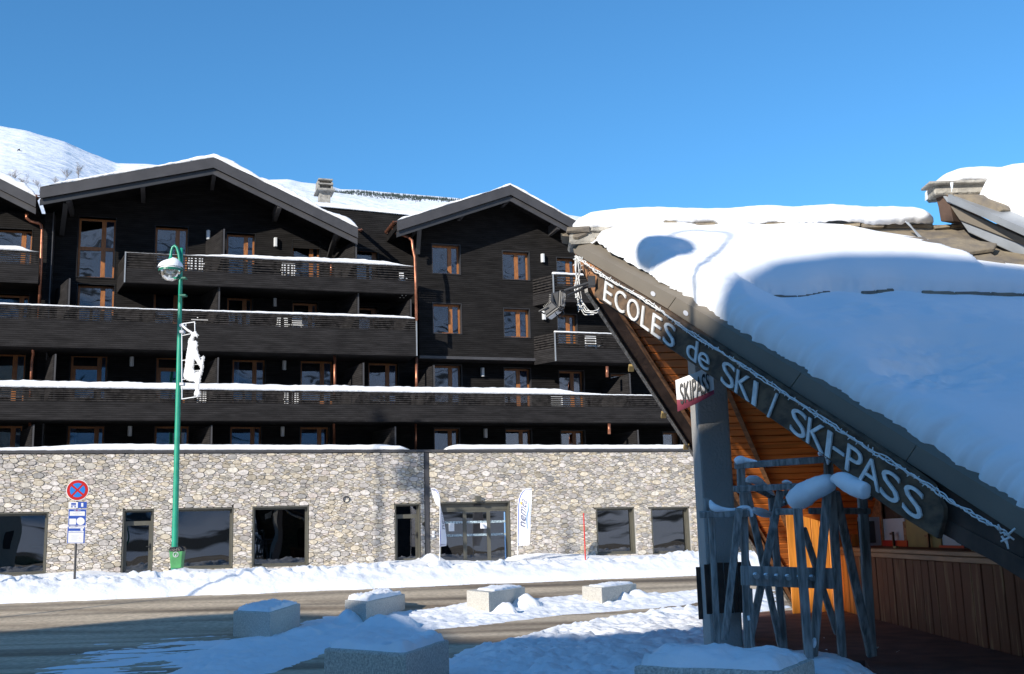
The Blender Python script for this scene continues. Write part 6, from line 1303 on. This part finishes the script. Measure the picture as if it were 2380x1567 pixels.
# ---- granite blocks
def block(lab, A_, B_, C_, ztop_px, h, snow_h, zb=0.0, sd=0, scap=(0, 1, 0, 1)):
    # A,B,C: base px of left, near and right corners on the ground
    a, b, c = at_z(*A_, zb), at_z(*B_, zb), at_z(*C_, zb); e1, e2 = a - b, c - b; e1[2] = e2[2] = 0
    r = empty('granite_block', b, lab, 'stone block', 'granite blocks along the roadside')
    o = MB().boxv(b - ZD * .15, e1, e2, ZD * (h + .15)).build('block', M['granite'], r, bevel=.035)
    rg = random.Random(sd)
    n = 22; vs = []
    for i in range(n + 1):
        for j in range(n + 1):
            f, g = i / n, j / n; fe = scap[0] + (scap[1] - scap[0]) * f; ge = scap[2] + (scap[3] - scap[2]) * g; ed = min(f, 1 - f, g, 1 - g) * 7; k = math.sqrt(max(0, 1 - (1 - min(1, ed)) ** 2))
            P = b + e1 * (.03 + .94 * fe) + e2 * (.03 + .94 * ge); nz = float(fbm(P[0] * 3 + sd, P[1] * 3, 3)); n2_ = float(fbm(P[0] * 9 + sd, P[1] * 9, 3))
            ov = unit(e1) * .03 * float(fbm(f * 5 + sd, g * 5, 2)) + unit(e2) * .03 * float(fbm(f * 5, g * 5 + sd, 2)); vs.append(P + ov + ZD * (h + k * snow_h * (.75 + .7 * nz + .35 * n2_) + (.004 if k > 0 else -.03)))
    MB().add(vs, [(i * (n + 1) + j, (i + 1) * (n + 1) + j, (i + 1) * (n + 1) + j + 1, i * (n + 1) + j + 1) for i in range(n) for j in range(n)]).build('block_snow', M['snow'], r, smooth=True)
def hgt(B_, T_, zb=0.0): p = at_z(*B_, zb); return at_depth(T_[0], T_[1], p[1])[2] - zb
block('granite block topped with smooth snow, leftmost and in shadow beside the road', (541, 1479), (627, 1486), (698, 1456), None, hgt((627, 1486), (627, 1424)), .10, sd=1)
block('granite block with a peaked lump of snow on top, in shadow', (801, 1446), (851, 1453), (942, 1428), None, hgt((851, 1453), (850, 1399)), .14, sd=2)
block('sunlit granite block left of the two in the sun, in line with the flag', (1085, 1424), (1137, 1432), (1222, 1414), None, hgt((1137, 1432), (1136, 1377)), .06, sd=3, scap=(0, .8, .1, 1))
block('sunlit granite block farthest right, nearest the kiosk column', (1354, 1407), (1400, 1413), (1481, 1400), None, hgt((1400, 1413), (1396, 1366)), .06, sd=4, scap=(0, .8, 0, 1))
block('large granite block with a thick snow cushion in the foreground centre', (752, 1618), (945, 1640), (1046, 1592), None, hgt((945, 1640), (940, 1520)), .12, sd=5)
block('granite block with thick snow cut by the bottom edge, before the ski rack', (1478, 1700), (1835, 1725), (1905, 1680), None, hgt((1835, 1725), (1848, 1560)), .12, sd=6)
# ---- balcony furniture
def chair(lab, x0, y0, x1, y1, w, style=0, ref=None):
    u0, u1, z0, z1 = frect(x0, y0, x1, y1, w); wd = u1 - u0
    r = empty('plastic_chair', uvw((u0 + u1) / 2, z0 - .5, w), lab, 'chair', 'white plastic chairs on the balconies'); t = .05
    b = MB().fbox(u0, u0 + t, z0 - .3, z1, w - .03, w).fbox(u1 - t, u1, z0 - .3, z1, w - .03, w).fbox(u0, u1, z1 - .07, z1, w - .03, w)
    b.build('back_frame', M['white'], r, bevel=.008)
    sl = MB(); 
    if style == 0:
        for k in range(3): um = u0 + t + (wd - 2 * t) * (k + .5) / 3; sl.fbox(um - .035, um + .035, z0 - .2, z1 - .07, w - .025, w - .005)
    else:
        for k in range(5): zz = z0 + (z1 - z0) * (k + .4) / 5.4; sl.fbox(u0 + t, u1 - t, zz - .03, zz + .03, w - .025, w - .005)
    sl.build('back_slats', M['white'], r)
    MB().fbox(u0 - .02, u1 + .02, z0 - .32, z0 - .28, w, w + .45).build('seat', M['white'], r, bevel=.01)
    for a in (u0, u1 - .05):
        for ww in (w - .02, w + .4): MB().fbox(a, a + .05, z0 - .75, z0 - .31, ww, ww + .05).build('leg', M['white'], r)
    for a in (u0 - .05, u1): MB().fbox(a, a + .05, z0 - .02, z0 + .02, w, w + .42).build('armrest', M['white'], r)
chair('white plastic chair on the top balcony right of the street lamp globe', 438, 594, 472, 618, -1.0); chair('white plastic chair at the middle of the top balcony under the thick snow', 655, 612, 686, 631, -1.0)
chair('white plastic chair at the right end of the top balcony, beside the downpipe', 928, 632, 939, 652, -.8, 1); chair('bluish shaded plastic chair on the second balcony left of its pair', 644, 737, 669, 758, -1.3); chair('shaded plastic chair on the second balcony right of its pair', 679, 733, 702, 758, -1.4, 1)
chair('white plastic chair behind the tinsel figure on the third balcony', 452, 897, 480, 927, -.9); chair('white plastic chair on the third balcony under the middle of the main gable', 661, 903, 694, 930, -.9, 0)
chair('white slatted plastic chair on the small lower balcony near the roof tip', 1360, 781, 1386, 806, -.7, 1); chair('white plastic chair on the third balcony below the small balconies', 1278, 919, 1308, 944, -.9, 1)
u0, u1, z0, z1 = frect(445, 735, 484, 749, -.8)
r = empty('plastic_table', uvw(u0 + .3, z0 - .6, -.8), 'white plastic table leaning on the second balcony behind the lamp post', 'table')
MB().boxv(uvw(u0, z0, -.6), UD * (u1 - u0), ND * -.5 + ZD * .18, ZD * .03).build('table_top', M['white'], r, bevel=.01); MB().beam(uvw(u0 + .05, z0 - .5, -.6), uvw(u0 + .25, z1, -.9), .04, .04).beam(uvw(u1 - .1, z0 - .5, -.6), uvw(u1 - .1, z0, -.9), .04, .04).build('table_leg', M['white'], r)
# green armchair inside the leftmost shop window
c = at_depth(83, 1300, 41.2); AC = empty('armchair', (c[0], c[1], .6), 'green high-backed armchair behind the leftmost shop window', 'chair')
vs = []; 
for i, (zz, rr) in enumerate([(1.95, .26), (1.9, .34), (1.75, .4), (1.5, .38), (1.3, .3), (1.1, .27), (.9, .26)]):
    for j in range(11): a = math.radians(200 + 140 * j / 10 + 20); vs.append((c[0] + rr * math.cos(a + math.pi), c[1] + rr * math.sin(a + math.pi), zz))
MB().add(vs, [(i * 11 + j, i * 11 + j + 1, (i + 1) * 11 + j + 1, (i + 1) * 11 + j) for i in range(6) for j in range(10)]).build('backrest', M['armchair'], AC, recalc=False, smooth=True)
MB().lathe((c[0], c[1], .7), [(.05, 0), (.05, .35), (.27, .4), (.29, .5), (.0, .52)], 16).build('seat', M['armchair'], AC)

# ================================================================== BEHIND THE CAMERA (casts the shade, shows in the glass)
HS = np.array([math.cos(SUN_AZ), math.sin(SUN_AZ), 0]); QD = np.array([-HS[1], HS[0], 0]); TE = math.tan(SUN_EL)
def far_house(lab, prof, h0, dep, cat='building', snow=True):
    # gabled front across the street; prof = roof outline (q along the front, height above the 0 m level of the shade edge)
    pts = [HS * h0 + QD * q + ZD * (e + TE * h0) for q, e in prof]
    r = empty('street_building', HS * h0 + QD * prof[0][0], lab, cat)
    lo = [HS * h0 + QD * prof[0][0] - ZD * 1, HS * h0 + QD * prof[-1][0] - ZD * 1]
    MB().prism([lo[0]] + pts + [lo[1]], HS * dep).build('wall', M['render'], r)
    for i in range(len(pts) - 1): MB().prism([pts[i] - HS * .02 + ZD * .001, pts[i + 1] - HS * .02 + ZD * .001, pts[i + 1] - ZD * .25 - HS * .02, pts[i] - ZD * .25 - HS * .02], HS * .018).build('roof_edge', M['dark_wood'], r)
    q0, q1 = prof[0][0], prof[-1][0]; zt = min(e for _, e in prof) + TE * h0; w = MB().build if 0 else None
    k = int((q1 - q0) / 3); 
    for i in range(k):
        for zz in np.arange(2.2, zt - 1.5, 3):
            a = HS * h0 + QD * (q0 + (q1 - q0) * (i + .5) / k) + ZD * zz - HS * .01; MB().boxv(a - QD * .6, QD * 1.2, ZD * 1.3, -HS * .03).build('window', M['dark'], r)
    return r
def qe(P): return float(P @ QD), float(P[2] - TE * (P @ HS))
RS_ = T1 + RN * .38
sh_ground = [qe(at_z(x, y, z)) for x, y, z in [(0, 1457, .2), (250, 1450, .1), (450, 1441, .05), (620, 1437, 0), (953, 1449, 0), (1049, 1479, .1), (1265, 1475, .2), (1375, 1474, .2), (1477, 1465, .2), (1569, 1457, .2), (1635, 1452, .2)]]
b2 = qe(at_z(870, 1450, 0) + np.array([0, 0, .52])); sh_col = qe(at_depth(1630, 968, 15.3)); sh_board = qe(gp(1562, 735, .13)); sh_col2 = qe(at_depth(1705, 925, 15.3))
sh_roof = [qe(on_plane(x, y, RS_, RN)) for x, y in [(1610, 700), (1700, 640), (1800, 610), (1950, 595), (2100, 592), (2250, 600)]]
print('QE', sh_ground, b2, sh_col, sh_board, sh_roof)
A_ = [(sh_ground[0][0] - 4, sh_ground[0][1] - 1.2)] + sh_ground[:4] + [(b2[0] - .6, b2[1]), b2, (b2[0] + 1, sh_ground[4][1]), sh_ground[5]]
B_ = sh_ground[5:11] + [sh_col, sh_col2, sh_board] + sh_roof + [(sh_roof[-1][0] + 3, sh_roof[-1][1]), (sh_roof[-1][0] + 16, sh_roof[-1][1] - .5)]
def mono(L):
    out = [L[0]]
    for q_ in sorted(L[1:], key=lambda t: t[0]):
        if q_[0] > out[-1][0] + .05: out.append(q_)
    return out
far_house('tall rendered building across the street left behind the viewer', mono(A_), 22, 9)
B_ = mono([(B_[0][0] - .6, B_[0][1] - .1)] + B_)
far_house('long rendered building across the street right behind the viewer', B_, 24, 10)
# lamp of the same kind just outside the frame: its globe and arm throw the round shade on the snowy roof
kq = -2.0
def hq(q, e): return HS * kq + QD * q + ZD * (e + TE * kq)
g0_ = [qe(on_plane(x, y, RS_, RN)) for x, y in [(1463, 570), (1600, 570), (1530, 543), (1530, 600)]]; p_ = [qe(on_plane(x, y, RS_, RN)) for x, y in [(1700, 548), (1650, 590), (1600, 690)]]
gq, ge = (g0_[0][0] + g0_[1][0]) / 2, (g0_[2][1] + g0_[3][1]) / 2; gr_ = abs(g0_[1][0] - g0_[0][0]) / 2; gh_ = abs(g0_[2][1] - g0_[3][1]) / 2 * .92; pq = p_[1][0]; pe = p_[0][1]
print('lamp', g0_, p_)
lc = hq(gq, ge); L2 = empty('street_lamp', (HS * kq + QD * pq)[:3], 'green street lamp just outside the left edge whose globe shades the snowy roof', 'street lamp')
MB().tube([HS * kq + QD * pq, hq(pq, pe - .2)], [.05, .03], 10).build('post', M['green'], L2, smooth=True)
MB().tube([hq(pq, pe - .2)] + [hq((pq + gq) / 2 + (pq - gq) / 2 * math.cos(t), pe - .1 + .35 * math.sin(t)) for t in np.linspace(0, math.pi, 12)] + [hq(gq, ge + .2)], .022, 8).build('curved_arm', M['green'], L2, smooth=True)
MB().lathe(lc, [(gr_ * 1.25 * math.cos(a), gh_ * .85 * math.sin(a)) for a in np.linspace(-math.pi / 2, math.pi / 2, 16)], 24).build('globe', M['white'], L2, smooth=True)
# trees beyond the left edge that shade the stone wall
def spruce(lab, q, h0, ztop, r0, lean=0, sd=0, crown=None):
    b0 = HS * h0 + QD * q; r = empty('spruce_tree', b0, lab, 'tree', 'trees beyond the left edge'); rg = random.Random(sd)
    MB().tube([b0, b0 + ZD * ztop * .98], [r0, r0 * .35], 8).build('trunk', M['bark'], r)
    f = MB()
    for (z0, z1, rad, n) in crown:
        for i in range(n):
            z = rg.uniform(z0, z1); k = 1 - (z - z0) / (z1 - z0 + .01) * .75; a = rg.uniform(0, 2 * math.pi); L = rad * k * rg.uniform(.5, 1.1); p = b0 + ZD * z; d = np.array([math.cos(a), math.sin(a), -.25])
            s_ = np.array([-math.sin(a), math.cos(a), 0]) * L * .22; f.add([p, p + d * L * .5 + s_, p + d * L, p + d * L * .5 - s_], [(0, 1, 2, 3)])
    f.build('crown', M['conifer'], r, recalc=False)
tq = [qe(uvw(*fp(x, y, 0), 0)) for x, y in [(885, 1150), (925, 1095), (990, 1090), (958, 1145), (958, 1065), (1320, 1190), (1320, 1285)]]
ho = -6.0; zz = lambda e: e + TE * ho
spruce('tall bare-stemmed spruce outside the left edge with one tuft of branches', tq[0][0], ho, zz(tq[4][1]) + 1.6, .13, sd=1, crown=[(zz(tq[4][1]) + .4, zz(tq[4][1]) + 1.6, .6, 90)])
spruce('second spruce outside the left edge with a ragged crown', (tq[1][0] + tq[2][0]) / 2, ho - .5, zz(tq[4][1]) + .4, .05, sd=3, crown=[(zz(tq[3][1]), zz(tq[4][1]) + .3, .75, 150)])
spruce('small spire-topped spruce outside the left edge', tq[5][0], ho, zz(tq[5][1]), .06, sd=2, crown=[(zz(tq[6][1]) - 2.5, zz(tq[5][1]), .42, 260)])
# snowy mountain side behind the viewer (seen in the window glass)
rows = []
for D, el in ((90, -1.0), (160, 5.0), (300, 11.0), (520, 16.0), (800, 19.0), (1000, 12)):
    rows.append([(D * math.cos(a), D * math.sin(a) - 20, D * math.tan(math.radians(el)) * (1 + .12 * math.sin(a * 3.1) + .06 * math.sin(a * 7.7)) + 12 * float(fbm(math.cos(a) * D * .01, math.sin(a) * D * .01, 4))) for a in np.linspace(math.radians(168), math.radians(378), 90)])
b = MB(); n_ = len(rows[0]); b.add([p for r_ in rows for p in r_], [(i * n_ + j, (i + 1) * n_ + j, (i + 1) * n_ + j + 1, i * n_ + j + 1) for i in range(len(rows) - 1) for j in range(n_ - 1)])
o = b.build('mountain_opposite', mat('wooded_snow_slope', (.85, .86, .88), .9, col2=(.06, .065, .06), scale=.06, thr=(.38, .46), detail=10), recalc=False, smooth=True); tag(o, kind='structure')
